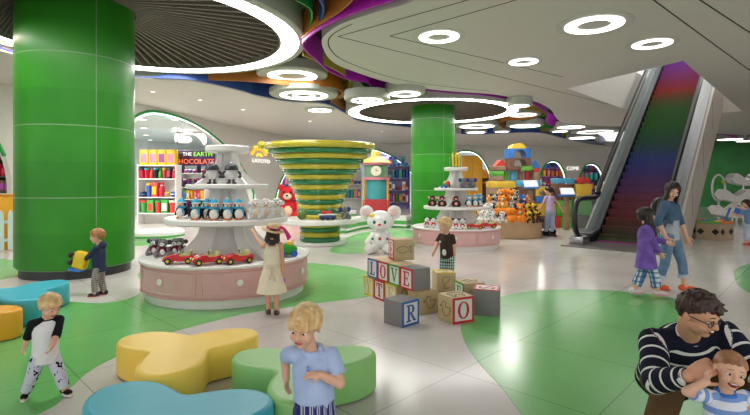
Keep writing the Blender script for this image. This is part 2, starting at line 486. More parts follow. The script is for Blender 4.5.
# ---- clad columns
def column(cx, cy, R, top, name, seam, vang, plinth=True):
    k = NB('cladding_' + name, .34, .25)
    s = k.sep(k.coord())
    f = k.math('FRACT', k.math('ADD', k.math('DIVIDE', k.math('SUBTRACT', s[2], 1.355), seam), 20.5))
    h = k.math('LESS_THAN', k.math('ABSOLUTE', k.math('SUBTRACT', f, .5)), .007)
    a = k.math('ARCTAN2', s[1], s[0])
    g = k.math('FRACT', k.math('ADD', k.math('DIVIDE', k.math('SUBTRACT', a, vang), PI / 2), 20.5))
    v = k.math('LESS_THAN', k.math('ABSOLUTE', k.math('SUBTRACT', g, .5)), .0045)
    ln = k.math('MAXIMUM', h, v)
    nz = k.noise(k.coord(), .9, 3)
    c = k.ramp(nz, [(.3, (40, 122, 28)), (.7, (54, 140, 36))])
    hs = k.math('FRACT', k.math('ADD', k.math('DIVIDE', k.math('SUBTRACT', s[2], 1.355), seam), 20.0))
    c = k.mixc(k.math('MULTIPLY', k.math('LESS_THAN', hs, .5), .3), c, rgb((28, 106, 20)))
    k.base(k.mixc(ln, c, rgb((120, 150, 112))))
    k.b.inputs['Coat Weight'].default_value = .08; k.b.inputs['Coat Roughness'].default_value = .18
    o = bpy.data.objects.new(name, None); COL.objects.link(o); o.location = (cx, cy, 0); o['kind'] = 'structure'
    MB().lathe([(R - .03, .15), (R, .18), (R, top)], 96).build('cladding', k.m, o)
    MB().cyl((0, 0, 0), R * .93, .16, 72).build('plinth', mat('dark_plinth', (42, 46, 48), .4), o)
    return o
C1 = V((-5.40, 8.62, 0)); R1 = .93
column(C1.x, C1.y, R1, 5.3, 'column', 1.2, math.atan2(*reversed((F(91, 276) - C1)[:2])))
C2 = V((2.0, 16.4, 0)); R2 = .75
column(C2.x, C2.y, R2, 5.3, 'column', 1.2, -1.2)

# ---- large slatted ring canopies round the columns
E_RING = emitter('ring_glow', (255, 253, 248), 3.0)
E_CAN = emitter('canopy_glow', (255, 252, 247), 16.0)
M_DRUM = mat('drum_grey', (176, 180, 170), .45, var=.02)
M_FIN = mat('fin_taupe', (112, 101, 90), .6)
def canopy(cx, cy, R, h, cc, cr, band, label, power, nf=76, rim=.13, fin_in=.55):
    t = thing('slatted_ring_canopy', label, 'ceiling light', (cx, cy, h), 0, 'slatted ring canopies round the green columns')
    MB().lathe([(R - rim, .02), (R - rim, 0), (R - .02, 0), (R, .02), (R, 1.0), (R - .03, 1.0), (R - .03, .05)], 96, cap=False).build('drum', M_DRUM, t)
    MB().lathe([(R - rim, .015), (R - rim - band, .015), (R - rim - band, .05), (R - rim, .05), (R - rim, .015)], 96, cap=False).build('light_ring', E_CAN, t)
    ri = R - rim - band
    MB().lathe([(ri, .02), (ri - .04, .02), (ri - .04, .98), (ri, .98), (ri, .02)], 96, cap=False).build('inner_rim', mat('rim_taupe', (120, 114, 104), .5), t)
    back = MB(); pts = 96                     # dark board with a hole for the column
    o2 = [(ri * math.cos(2 * PI * k / pts), ri * math.sin(2 * PI * k / pts)) for k in range(pts)]
    i2 = [(cc[0] - cx + (cr + .01) * math.cos(2 * PI * k / 48), cc[1] - cy + (cr + .01) * math.sin(2 * PI * k / 48)) for k in range(48)]
    sl = slab_with_hole(o2, i2, .98, 1.0, 1.0); sl.build('backing_board', mat('backing_brown', (58, 52, 46), .8), t)
    mb = MB(); O = V((cc[0] - cx, cc[1] - cy, 0))
    for k in range(nf):
        a = 2 * PI * k / nf; d = V((math.cos(a), math.sin(a), 0))
        b = O.dot(d); L = -b + math.sqrt(max(0, b * b - O.length_squared + (ri - .05) ** 2))
        s0 = cr + .02
        if L - s0 < .05: continue
        n = V((-d.y, d.x, 0)) * .03
        p, q = O + d * s0, O + d * L
        vs = [];
        for e, zz in ((p, fin_in), (q, .06)):
            for sg in (-1, 1):
                for z in (zz, zz + .3): vs.append((e.x + n.x * sg, e.y + n.y * sg, z))
        mb.add(vs, [(0, 2, 3, 1), (4, 5, 7, 6), (0, 1, 5, 4), (2, 6, 7, 3), (0, 4, 6, 2), (1, 3, 7, 5)])
    mb.build('louvre', M_FIN, t)
    return t
canopy(-4.2, 8.4, 2.95, 4.2, C1, R1, .32, 'huge slatted ceiling ring with glowing white band above the nearer green column', 0)
canopy(1.95, 16.35, 2.95, 4.0, C2, R2, .34, 'slatted ceiling ring with glowing white band above the farther green column', 0, 64, .09, .2)

# ---- coloured ribbon bands winding through the ceiling
def band(name, label, col, pix, h=4.12, ht=.42, extra_pre=(), extra_post=(), taper=None):
    w = [V(p) for p in extra_pre] + [at(p[0], p[1], h) for p in pix] + [V(p) for p in extra_post]
    pts = catmull([(p.x, p.y) for p in w], 8)
    hts = h + ht
    if taper:                                # (pixel column where it is thinnest, pixel column of full height)
        hts = [h + .03 + (ht - .03) * min(1, max(0, (375 + FPX * p.x / max(p.y, .1) - taper[0]) / (taper[1] - taper[0]))) for p in pts]
    o = MB().ribbon(pts, h, hts, .03).build(name, mat('band_' + col[0], col[1], .4, var=.03))
    tag(o, label, 'ceiling band', 'coloured bands winding through the ceiling'); return o
PURP = ('purple', (176, 30, 180)); GRN = ('green', (36, 140, 40)); BLU = ('blue', (44, 80, 164)); ORA = ('orange', (190, 116, 46)); OLI = ('olive', (176, 164, 56))
band('colour_band', 'long purple ceiling band curling round the tip and back edge of the white soffit', PURP, [(440, -22), (400, -2), (362, 10.5), (338, 20), (320, 29.5), (308, 38), (303, 44), (306, 51), (316, 60), (330, 72), (350, 80), (367, 83), (372, 87), (386, 89.5), (417, 90), (449, 93), (479, 95), (504, 98.5), (528, 103), (541, 109), (548, 115), (546, 121), (550, 125), (565, 128), (585, 129)], 4.1, .5)
band('colour_band', 'orange ceiling band running above the purple band towards the top edge', ORA, [(302.5, 38.5), (309, 33), (318, 26), (330.6, 18), (343, 9), (352, 0), (360, -14)], 4.15)
band('colour_band', 'short dark blue ceiling band curving above the orange band', BLU, [(316, 26.5), (322, 18), (323.5, 9), (320, 0), (312, -14)], 4.2)
band('colour_band', 'green ceiling band curving beside the huge ring canopy', GRN, [(303, 38), (308, 30), (312, 17.5), (309, 8), (296, 0), (280, -12)], 4.25)
band('colour_band', 'olive ceiling band looping behind the single ring drum light', OLI, [(303, 56), (318, 62), (335, 70), (347, 78), (352, 86), (347, 94), (340, 99)], 4.15)
band('colour_band', 'long orange ceiling band winding behind the drum lights to the far column', ORA, [(-60, 20), (5, 44), (60, 63), (137, 77), (200, 80), (245, 81.5), (285, 85), (329, 87), (342, 92), (339, 97), (331, 102), (341, 108), (354, 113), (368, 117)], 4.15, .45)
band('colour_band', 'long dark blue ceiling band along the edge of the white lowered ceiling', BLU, [(-60, 26), (5, 50), (60, 66.5), (136, 77), (192, 80), (240, 90), (257, 95), (290, 101), (324, 103), (348, 114), (362, 121), (411, 127)], 4.09, .5, taper=(150, 262))
band('colour_band', 'green ceiling band between the soffit and the farther ring canopy', GRN, [(360, 82), (368, 89), (378, 93), (395, 94), (425, 94), (451, 96), (480, 98.5), (500, 101), (505, 104)], 4.12)
band('colour_band', 'olive ceiling band hugging the back of the farther ring canopy', OLI, [(400, 99), (440, 99), (478, 100.5), (504, 105), (520, 109), (540, 112), (547, 115)], 4.15)
band('colour_band', 'orange ceiling band under the far group of drum lights', ORA, [(542, 114), (530, 119), (506, 121), (498, 124), (505, 129)], 4.15)
band('colour_band', 'green ceiling band snaking between the far drum lights', GRN, [(549, 112), (545, 116), (528, 120), (512, 125), (520, 129), (548, 128), (575, 128), (600, 129)], 4.15)
band('colour_band', 'dark blue ceiling band along the far edge of the white lowered ceiling', BLU, [(456, 134), (480, 134), (505, 133), (540, 132.5), (565, 138), (590, 141), (602, 144), (606, 148)], 4.09, .5)
band('colour_band', 'olive ceiling band under the farthest drum lights', OLI, [(530, 131), (548, 132), (560, 136), (585, 138), (597, 141)], 4.15)
band('colour_band', 'green ceiling band beyond the escalator at the far right', GRN, [(716, 131.5), (735, 132), (760, 131), (790, 131)], 4.2)
band('colour_band', 'purple ceiling band beyond the escalator at the far right', PURP, [(716, 134), (730, 136), (745, 140), (765, 141), (790, 140)], 4.2)

# ---- drum lights
def drum_light(px, py, wpx, rings, label, h=4.05, ht=.24):
    c = at(px, py, h); R = wpx / 2 / FPX * c.y
    t = thing('drum_light', label, 'ceiling light', (c.x, c.y, h), 0, 'round drum lights in the ceiling')
    MB().lathe([(1e-4, 0), (R - .03, 0), (R, .03), (R, ht), (1e-4, ht)], 56, cap=False).build('drum', M_DRUM, t)
    for a, b in rings:
        MB().lathe([(a * R, -.012), (b * R, -.012), (b * R, .01), (a * R, .01), (a * R, -.012)], 56, cap=False).build('light_ring', E_RING, t)
    L = bpy.data.lights.new('lamp', 'AREA'); L.shape = 'DISK'; L.size = R * 1.2; L.energy = 9 * R * R + 3; L.color = (1, .97, .92)
    lo = bpy.data.objects.new('lamp', L); COL.objects.link(lo); lo.location = (c.x, c.y, h - .05)
    return t
S1 = [(.42, .70)]; S2 = [(.52, .70), (.24, .34)]
drum_light(292.5, 76, 70, S1, 'grey drum light with one thick glowing ring next to the huge canopy', 4.3)
drum_light(304, 95.5, 68, S2, 'grey drum light with two glowing rings below the thick single ring', 4.05, .15)
drum_light(320, 110.5, 31, [(.4, .75)], 'small drum light low beside the blue band')
drum_light(367, 100.5, 46, S2, 'two-ring drum light left of the farther ring canopy', 3.8)
drum_light(405, 94, 41, [(.45, .75)], 'single-ring drum light just under the purple band', 3.95)
drum_light(519.5, 106, 25, [(.4, .75)], 'small drum light nearest the soffit behind the farther canopy', 3.85)
drum_light(523, 115, 34, [(.45, .75)], 'drum light beside the green band right of the farther canopy', 4.13)
drum_light(477, 126.5, 42, [(.45, .8)], 'wide drum light directly right of the farther green column')
drum_light(525, 126, 36, [(.45, .8)], 'drum light in the middle of the far group')
drum_light(476, 132.5, 22, [(.45, .8)], 'small low drum light beside the farther green column')
drum_light(502, 131.8, 17, [(.4, .75)], 'smallest drum light low in the far group')
drum_light(571, 127.3, 32, [(.45, .8)], 'flat drum light under the wavy soffit edge')
drum_light(560, 131.5, 19, [(.4, .75)], 'small drum light left of the widest far drum')
drum_light(595, 132, 46, [(.5, .72)], 'widest far drum light next to the escalator handrail')
drum_light(582, 138, 30, [(.45, .8)], 'lowest far drum light next to the escalator handrail')
drum_light(730, 139.5, 26, [(.3, .8)], 'drum light beside the purple band beyond the escalator', 4.2)
drum_light(748, 141, 24, [(.3, .8)], 'drum light at the far right edge beyond the escalator', 4.2)
drum_light(735, 147.5, 44, [(.3, .85)], 'lowest wide drum light beyond the escalator', 4.2)
# ---- round lights set flush into the soffit
def flush_light(px, py, wpx, label):
    c = at(px, py, SH); R = wpx / 2 / FPX * c.y
    t = thing('recessed_ring_light', label, 'ceiling light', (c.x, c.y, SH), 0, 'ring lights set into the white soffit')
    MB().lathe([(R * 1.32, 0), (R * 1.32, -.008), (1e-4, -.008), (1e-4, 0)], 56).build('trim_plate', mat('trim_plate', (190, 188, 180), .4), t)
    MB().lathe([(R, -.006), (R, -.02), (R * .58, -.02), (R * .58, -.006), (R, -.006)], 56, cap=False).build('light_ring', E_RING, t)
    L = bpy.data.lights.new('lamp', 'AREA'); L.shape = 'DISK'; L.size = R * 2; L.energy = 6; L.color = (1, .97, .92)
    lo = bpy.data.objects.new('lamp', L); COL.objects.link(lo); lo.location = (c.x, c.y, SH - .05)
flush_light(594, 24.5, 55, 'largest ring light flush in the white soffit')
flush_light(439, 36.5, 40, 'ring light near the rounded tip of the white soffit')
flush_light(523.5, 61.5, 28, 'smallest ring light, in the middle of the white soffit')
flush_light(652, 43.5, 36, 'ring light in the soffit just before the escalator opening')
# ---- little downlights
M_TRIMW = mat('downlight_trim', (220, 218, 212), .4)
def downlight(p, label, R=.06, grp='small downlights in the white lowered ceiling'):
    t = thing('downlight', label, 'downlight', p, 0, grp)
    MB().lathe([(R * 1.5, .0), (R * 1.5, -.012), (R, -.012), (R, 0)], 20, cap=False).build('trim_ring', M_TRIMW, t)
    MB().lathe([(1e-4, -.004), (R, -.004), (R, .004), (1e-4, .004)], 20, cap=False).build('lens', E_RING, t)
for px, py, wd in [(153, 91.5, 'above the left arch beside the nearer column'), (243, 109.5, 'above the yellow sun logo'), (382, 131.5, 'left of the farther green column'), (200, 100, 'midway along the white lowered ceiling'), (310, 121, 'under the small low drum light'), (540, 140, 'over the toy block tower')]:
    q = at(px, py, SH); downlight(q, 'tiny white downlight ' + wd)
    L = bpy.data.lights.new('lamp', 'AREA'); L.shape = 'DISK'; L.size = .3; L.energy = 32; L.color = (1, .98, .96)
    lo = bpy.data.objects.new('lamp', L); COL.objects.link(lo); lo.location = (q.x, q.y, SH - .05)
names = ['nearest the arch, beside the column', 'nearest the arch, next one along', 'in the second row, beside the column', 'in the second row, next one along', 'in the third row, beside the column', 'in the third row, next one along', 'deepest in the chocolate shop', 'deepest in the shop, beside the arch rim']
for i, (px, py) in enumerate([(143, 119.5), (175, 119.5), (144, 128), (176, 128), (146, 135), (177, 135), (150, 140), (222, 137)]):
    downlight(at(px, py, 3.86), 'round shop ceiling light ' + names[i], .13, 'ceiling lights inside the chocolate shop')
# ================================================================== furniture and fittings
M_WHITE = mat('display_white', (234, 232, 229), .3, var=.02)
M_PINK = mat('dusty_pink', (216, 170, 167), .4, var=.04)
M_PINKD = mat('pink_groove', (150, 108, 108), .5)
M_KNOB = mat('knob_white', (235, 232, 226), .2)
# ---- tiered round display
def make_display():
    t = thing('tiered_display', '', 'display stand')
    R = 1.2
    MB().lathe([(R * .93, 0), (R * .93, .13), (R * .9, .14)], 80).build('plinth', M_WHITE, t)
    MB().lathe([(R * .93, .12), (R * .985, .125), (R * .985, .14), (R * .965, .145), (R * .965, .49), (R * .985, .495), (R * .985, .51), (R * .9, .515)], 80, cap=False).build('counter', M_PINK, t)
    MB().lathe([(.3, .512), (R * .99, .512), (R, .52), (R, .545), (R * .99, .552), (.3, .552)], 80).build('countertop', M_WHITE, t)
    n = 7
    for k in range(n):                       # curved drawer fronts
        a0 = 2 * PI * k / n + .02; a1 = 2 * PI * (k + 1) / n - .02; r0, r1 = R * .955, R * .977
        mb = MB(); st = 14
        for lo, hi, ra, rb in ((.165, .475, r0, r1),):
            vs = []; fs = []
            for i in range(st + 1):
                a = a0 + (a1 - a0) * i / st
                for r, z in ((ra, lo), (rb, lo + .008), (rb, hi - .008), (ra, hi)): vs.append((r * math.cos(a), r * math.sin(a), z))
            for i in range(st):
                for q in range(3): fs.append((i * 4 + q, (i + 1) * 4 + q, (i + 1) * 4 + q + 1, i * 4 + q + 1))
            fs.append((0, 1, 2, 3)); fs.append(tuple(st * 4 + q for q in (3, 2, 1, 0)))
            mb.add(vs, fs)
        d = mb.build('drawer', M_PINK, t)
        bead = MB(); rr = rb + .002
        def cp(a, z): return (rr * math.cos(a), rr * math.sin(a), z)
        ai, aj = a0 + .035, a1 - .035
        path = [cp(ai + (aj - ai) * i / 12, 0.19) for i in range(13)] + [cp(aj + (ai - aj) * i / 12, .45) for i in range(13)]
        bead.tube(path, .006, 6, True); bead.build('moulding', mat('pink_light', (222, 190, 186), .4), d)
        am = (a0 + a1) / 2
        M = Rz(am) @ T((rb, 0, .338)) @ Ry(PI / 2)
        MB().lathe([(.014, 0), (.014, .012), (.042, .016), (.046, .026), (.036, .036), (1e-4, .04)], 18, M).build('knob', M_KNOB, d)
    def shelf(r, z, th=.075):
        MB().lathe([(1e-4, z - th), (r - .02, z - th), (r, z - th + .015), (r, z - .015), (r - .015, z), (1e-4, z)], 64).build('shelf', M_WHITE, t)
    shelf(.88, 1.10, .085); shelf(.59, 1.585, .07)
    MB().lathe([(1e-4, 2.05), (.29, 2.05), (.32, 2.07), (.32, 2.13), (.3, 2.15), (1e-4, 2.15)], 48).build('top_cap', M_WHITE, t)
    core = MB()
    for z0, z1, ra, rb in ((.55, 1.02, .62, .30), (1.1, 1.52, .48, .20), (1.585, 2.06, .34, .14)):
        prof = [(rb + (ra - rb) * (1 - s / 8) ** 2.2, z0 + (z1 - z0) * s / 8) for s in range(9)]
        core.lathe([(r * .62, z) for r, z in prof], 40, cap=False)
    core.build('centre_post', mat('display_grey', (204, 202, 200), .35), t)
    for z0, z1, ra, rb in ((.55, 1.02, .98, .44), (1.1, 1.52, .76, .28), (1.585, 2.06, .52, .17)):
        for k in range(4):
            prof = [(rb + (ra - rb) * (1 - s / 10) ** 2.4, z0 + (z1 - z0) * s / 10) for s in range(11)]
            poly = [(.1, z0)] + prof + [(.1, z1)]
            M = Rz(.62 + k * PI / 2) @ Rx(PI / 2) @ T((0, 0, -.016))
            MB().prism(poly, 0, .032, M).build('fin_bracket', M_WHITE, t)
    return t
D1 = V((-2.20, 7.10, 0)); D2 = V((2.06, 12.1, 0)); S2c = .93
disp = make_display()
place(disp, USED, D1, .205, label='pink and white tiered round toy display in front of the left arch')
dup(disp, D2, .5, label='farther pink and white tiered toy display by the rear green column', sc=S2c)

# ---- wooden round bin full of plush
M_WOOD = mat('pale_wood', (178, 146, 108), .45, var=.1, nscale=3)
BIN = V((4.05, 14.45, 0))
bin_thing = t = thing('round_plush_bin', 'pale round wooden bin holding a pile of plush animals', 'display bin', BIN)
MB().lathe([(.95, 0), (.97, .02), (.97, .50), (.94, .52), (.86, .52), (.86, .30), (1e-4, .30)], 64).build('drum', M_WOOD, t)
for k in range(3):
    MB().box((.43, 0, .44), (.84, .03, .3), Rz(k * 2 * PI / 3 + .5)).build('divider', M_WOOD, t)

# ---- coiled hose funnel with its tray
FU = V((-1.45, 12.55, 0)); px2m = 12.55 / FPX
M_HG = mat('hose_green', (24, 112, 62), .18, coat=.4, var=.08); M_HY = mat('hose_yellow', (184, 172, 40), .18, coat=.4, var=.08)
t = thing('hose_funnel', 'tall funnel of coiled green and yellow tubes with a white tray', 'play sculpture', FU)
NC = 15; zt = [.74 + (2.56 - .74) * i / (NC - 1) for i in range(NC)]
for i, z in enumerate(zt):
    f = i / (NC - 1)
    r = .52 + .86 * max(0, (f - .12) / .88) ** 1.55
    M = T((0, 0, z)) @ Rx(.02)
    if i == NC - 1:
        pts = [(r * math.cos(a), r * math.sin(a), .0) for a in [2 * PI * k / 64 - PI for k in range(65)]]
        pts = [(-r - .1, -.15, .03)] + pts
        MB().tube(pts, .085, 12, False, M).ell((-r - .12, -.17, .03), (.11, .11, .11), M).build('coil', M_HY, t)
    else:
        MB().tube([(r * math.cos(2 * PI * k / 64), r * math.sin(2 * PI * k / 64), 0) for k in range(64)], .083, 12, True, M).build('coil', M_HY if i % 2 == 0 else M_HG, t)
for i, z in enumerate((.14, .27, .40, .52)):
    MB().tube([(.46 * math.cos(2 * PI * k / 48), .46 * math.sin(2 * PI * k / 48), z) for k in range(48)], .08, 12, True).build('coil', M_HG if i % 2 == 0 else M_HY, t)
MB().lathe([(1e-4, .55), (.98, .55), (1.0, .57), (1.0, .66), (.98, .68), (1e-4, .68)], 72).build('tray', M_WHITE, t)
MB().lathe([(.68, 0), (.7, .02), (.7, .06), (.66, .08), (1e-4, .08)], 56).build('base', M_WHITE, t)
MB().lathe([(.42, .06), (.42, 2.2), (1.05, 2.5), (1.0, 2.5)], 48, cap=False).build('core', mat('core_grey', (70, 90, 50), .6), t)

# ---- three-lobed pouffes
def clover(name, label, col, c, h, th0, A=.42, B=.19, group='three-lobed pouffes on the floor'):
    t = thing(name, label, 'pouffe', (c[0], c[1], 0), 0, group)
    def ring(d, z):
        out = []
        for k in range(120):
            th = 2 * PI * k / 120; r = A + B * math.cos(3 * (th - th0))
            dr = -3 * B * math.sin(3 * (th - th0))
            x, y = r * math.cos(th), r * math.sin(th)
            tx, ty = dr * math.cos(th) - r * math.sin(th), dr * math.sin(th) + r * math.cos(th)
            L = math.hypot(tx, ty); out.append((x - ty / L * d, y + tx / L * d, z))
        return out
    prof = [(0.012, .012), (0, .03), (0, h - .035), (.006, h - .016), (.018, h - .005), (.036, h)]
    vs = []; fs = []
    for d, z in prof: vs += ring(d, z)
    for i in range(len(prof) - 1):
        for k in range(120): fs.append((i * 120 + k, i * 120 + (k + 1) % 120, (i + 1) * 120 + (k + 1) % 120, (i + 1) * 120 + k))
    mb = MB().add(vs, fs)
    top = ring(.036, h); vs2 = top + [(0, 0, h)]
    mb.add(vs2, [(k, (k + 1) % 120, 120) for k in range(120)])
    mb.build('cushion', mat('vinyl_' + col[0], col[1], .42, var=.03, bump=.03), t)
    mb2 = MB().add(ring(.03, 0) + ring(.03, .02), [(k, (k + 1) % 120, (k + 1) % 120 + 120, k + 120) for k in range(120)])
    mb2.build('base', mat('pouffe_base', (60, 58, 54), .7), t)
clover('pouffe', 'yellow three-lobed pouffe between the teal and green ones at the front', ('yellow', (255, 216, 92)), (-1.57, 3.88), .28, math.radians(38), .46, .18)
clover('pouffe', 'front teal three-lobed pouffe cut by the bottom picture edge', ('teal', (64, 178, 198)), (-1.24, 2.70), .28, math.radians(20), .48, .18)
clover('pouffe', 'light green three-lobed pouffe behind the boy in the polo shirt', ('green', (146, 204, 122)), (-.52, 3.44), .29, math.radians(35), .42, .19)
clover('pouffe', 'teal three-lobed pouffe behind the boy in the raglan top', ('teal', (64, 178, 198)), (-4.32, 5.76), .3, math.radians(-40), .48, .19)
clover('pouffe', 'orange yellow three-lobed pouffe at the left picture edge', ('amber', (236, 168, 44)), (-4.2, 4.9), .3, 0.0, .38, .15)

# ---- wooden letter blocks
M_BW = mat('block_wood', (190, 168, 126), .5, var=.07, nscale=8); M_BG = mat('block_grey', (128, 125, 126), .55, var=.03)
M_PANEL = mat('panel_white', (216, 214, 210), .45)
INK = {'red': mat('ink_red', (190, 24, 40), .4), 'blue': mat('ink_blue', (30, 92, 158), .4), 'green': mat('ink_green', (62, 150, 50), .4), 'yellow': mat('ink_yellow', (228, 196, 40), .4)}
M_LINE = mat('outline_brown', (70, 58, 42), .6)
def rect(x0, y0, x1, y1): return [(x0, y0), (x1, y0), (x1, y1), (x0, y1)]
def arc(cx, cy, rx0, ry0, rx1, ry1, a0, a1, n=28):
    o = [(cx + rx1 * math.cos(a0 + (a1 - a0) * i / n), cy + ry1 * math.sin(a0 + (a1 - a0) * i / n)) for i in range(n + 1)]
    return [[o[i], o[i + 1], (cx + rx0 * math.cos(a0 + (a1 - a0) * (i + 1) / n), cy + ry0 * math.sin(a0 + (a1 - a0) * (i + 1) / n)), (cx + rx0 * math.cos(a0 + (a1 - a0) * i / n), cy + ry0 * math.sin(a0 + (a1 - a0) * i / n))] for i in range(n)]
def glyph(ch):                                # serif capitals in a unit square
    if ch == 'L': return [rect(.28, 0, .46, 1), rect(.12, .92, .62, 1), rect(.12, 0, .86, .09), rect(.78, 0, .86, .3)]
    if ch == 'O': return arc(.5, .5, .26, .43, .44, .5, 0, 2 * PI)
    if ch == 'V': return [[(.1, .95), (.3, .95), (.56, .15), (.48, 0)], [(.48, 0), (.56, .0), (.88, .95), (.78, .95)], rect(.0, .92, .4, 1), rect(.66, .92, 1, 1)]
    if ch == 'E': return [rect(.2, 0, .38, 1), rect(.08, .92, .84, 1), rect(.08, 0, .88, .08), rect(.38, .47, .66, .55), rect(.76, .74, .84, 1), rect(.8, 0, .88, .28), rect(.6, .38, .67, .64)]
    if ch == 'Y': return [rect(.42, 0, .6, .5), rect(.28, 0, .74, .08), [(.06, .95), (.26, .95), (.58, .48), (.42, .44)], [(.44, .44), (.58, .48), (.9, .95), (.78, .95)], rect(0, .92, .4, 1), rect(.64, .92, 1, 1)]
    if ch == 'T': return [rect(.42, 0, .6, 1), rect(.28, 0, .74, .08), rect(.06, .91, .96, 1), rect(.06, .7, .14, 1), rect(.88, .7, .96, 1)]
    if ch == 'R': return [rect(.2, 0, .38, 1), rect(.06, .92, .5, 1), rect(.06, 0, .52, .08), rect(.38, .46, .5, .54)] + arc(.48, .73, .16, .19, .36, .27, -PI / 2, PI / 2, 14) + [[(.42, .48), (.6, .5), (.98, .0), (.76, .0)], rect(.76, 0, 1, .08)]
    if ch == 'Z': return [rect(.08, .9, .92, 1), rect(.08, 0, .92, .1), [(.08, .08), (.32, .08), (.92, .92), (.68, .92)], rect(.08, .72, .16, 1), rect(.84, 0, .92, .28)]
    if ch == 'S': return arc(.5, .74, .2, .16, .38, .26, .3, 1.5 * PI, 16) + arc(.5, .26, .2, .16, .38, .26, -.5 * PI, .5 * PI, 12) + arc(.5, .26, .2, .16, .38, .26, -PI + .2, -.5 * PI, 8)
    return [rect(.2, 0, .8, 1)]
FISH = [(-.36, .02), (-.2, .14), (.02, .17), (.2, .08), (.36, .2), (.32, .02), (.36, -.14), (.2, -.04), (.02, -.15), (-.2, -.12)]
SHEEP = [(-.3, -.3), (-.28, -.05), (-.34, .1), (-.2, .24), (.1, .26), (.3, .16), (.34, -.02), (.26, -.08), (.24, -.3), (.14, -.3), (.1, -.1), (-.12, -.1), (-.18, -.3)]
DUCK = [(-.34, .06), (-.22, .1), (-.12, .26), (.04, .24), (.06, .06), (.34, .08), (.26, -.18), (0, -.28), (-.14, -.16), (-.16, .02)]
BS = .285
def block(label, body, c, z, rz, faces, s=BS):
    """c = centre on the floor; rz turns the block; faces: {'front'|'right'|'left'|'top': (kind, what, ink)}"""
    t = thing('toy_block', label, 'toy block', (c[0], c[1], z), rz, 'big wooden letter blocks on the floor')
    MB().box((0, 0, s / 2), (s, s, s), None, .008, 2).build('cube_body', body, t)
    FR = {'front': T((0, -s / 2, s / 2)) @ Rx(PI / 2), 'right': Rz(PI / 2) @ T((0, -s / 2, s / 2)) @ Rx(PI / 2), 'left': Rz(-PI / 2) @ T((0, -s / 2, s / 2)) @ Rx(PI / 2),
          'top': T((0, 0, s))}
    for fc, (kind, what, ink) in faces.items():
        M = FR[fc]
        if kind == 'letter':
            q = s * .5 - .004; w = s * .085
            MB().box((0, 0, 0), (2 * (q - w) + .004, 2 * (q - w) + .004, .006), M).build('letter_panel', M_PANEL, t)
            fr = MB()
            fr.box((0, q - w / 2, .002), (2 * q, w, .010), M).box((0, -q + w / 2, .002), (2 * q, w, .010), M)
            fr.box((q - w / 2, 0, .002), (w, 2 * q - 2 * w, .010), M).box((-q + w / 2, 0, .002), (w, 2 * q - 2 * w, .010), M)
            fr.build('border', INK[ink], t)
            lt = MB(); g = s * .66
            for p in glyph(what): lt.prism([((x - .5) * g * .9, (y - .5) * g) for x, y in p], 0, .007, M)
            lt.build('letter', INK[ink], t)
        else:
            pts = catmull([(x * s, y * s) for x, y in what], 5, True)
            MB().tube([M @ V((p.x, p.y, .001)) for p in pts], .0035, 6, True).build('animal_outline', M_LINE, t)
def by_corner(corner, rz, s=BS):              # centre from the nearest vertical edge (between front and right sides' meeting corner)
    d = V((-s / 2, -s / 2, 0)); d.rotate(Matrix.Rotation(rz, 3, 'Z')); return V((corner.x, corner.y, 0)) - d
def face_rot(a): return a
# R block: nearest corner at pixel (402, 328); its letter faces right of that corner
c = F(402, 328.3); a = math.radians(44)
block('grey block with a blue R standing alone on the pale floor', M_BG, by_corner(c, a), 0, a, {'front': ('letter', 'R', 'blue')})
c = F(452.5, 324.8); a = math.radians(26)
block('wooden block with a red O standing at the edge of the green floor', M_BW, by_corner(c, a, .3), 0, a, {'front': ('letter', 'O', 'red'), 'left': ('animal', DUCK, None), 'top': ('animal', SHEEP, None)}, .3)
c = F(499, 317.3); a = math.radians(72)
block('grey block with a red bordered letter on its top face, beside the O block', M_BG, by_corner(c, a, .31), 0, a, {'top': ('letter', 'S', 'red')}, .31)
c = F(464, 307); a = math.radians(14)
block('wooden block with a green bordered side behind the O block', M_BW, by_corner(c, a, .3), 0, a, {'left': ('letter', 'E', 'green'), 'front': ('animal', FISH, None), 'top': ('animal', DUCK, None)}, .3)
c = F(437, 293); a = math.radians(8)
block('wooden block with a yellow bordered top in front of the boy in brown', M_BW, by_corner(c, a), 0, a, {'top': ('letter', 'T', 'yellow'), 'front': ('animal', [(-.2, .25), (.2, .25), (-.2, -.25), (.2, -.25), (-.1, -.2)], None)})
# LOVE row, stacked on three blocks
a = math.radians(121 + 180)                  # front faces look towards the lower left
d = V((math.cos(math.radians(121)), math.sin(math.radians(121)), 0)); n = V((d.y, -d.x, 0))
e0 = V((.462, 5.80, 0))                      # foot below the near right corner of the E block
st = .272
for i, (ch, ink, body) in enumerate((('E', 'red', M_BG), ('V', 'green', M_BW), ('O', 'red', M_BW), ('L', 'blue', M_BW))):
    cc = e0 + d * (st / 2 + i * (st + .003)) + n * (st / 2)
    wd = {'E': 'grey block with a red E at the near end of the LOVE row', 'V': 'block with a green V between the O and the E in the LOVE row', 'O': 'block with a red O between the L and the V in the LOVE row', 'L': 'block with a blue L at the far end of the LOVE row'}[ch]
    block(wd, body, cc, st + .001, a, {'front': ('letter', ch, ink)}, st)
for k, (ch, ink, lab) in enumerate((('Y', 'yellow', 'block with a yellow Y under the L of the LOVE row'), ('T', 'red', 'block with a red T under the O of the LOVE row'), ('E', 'yellow', 'block with a yellow bordered letter under the V of the LOVE row'))):
    cc = e0 + d * (st / 2 + (3.55 - 1.06 * k) * st) + n * (st / 2 + .02)
    block(lab, M_BW, cc, 0, a, {'front': ('letter', ch, ink), 'right': ('animal', DUCK, None)}, st)
cc = e0 + d * (st * .22) + n * (st * .72)
block('wooden block with an animal outline under the grey E block', M_BW, cc, 0, a, {'right': ('animal', DUCK, None)}, st)
c = P(394, 259.5, 6.43); aa = math.radians(12)
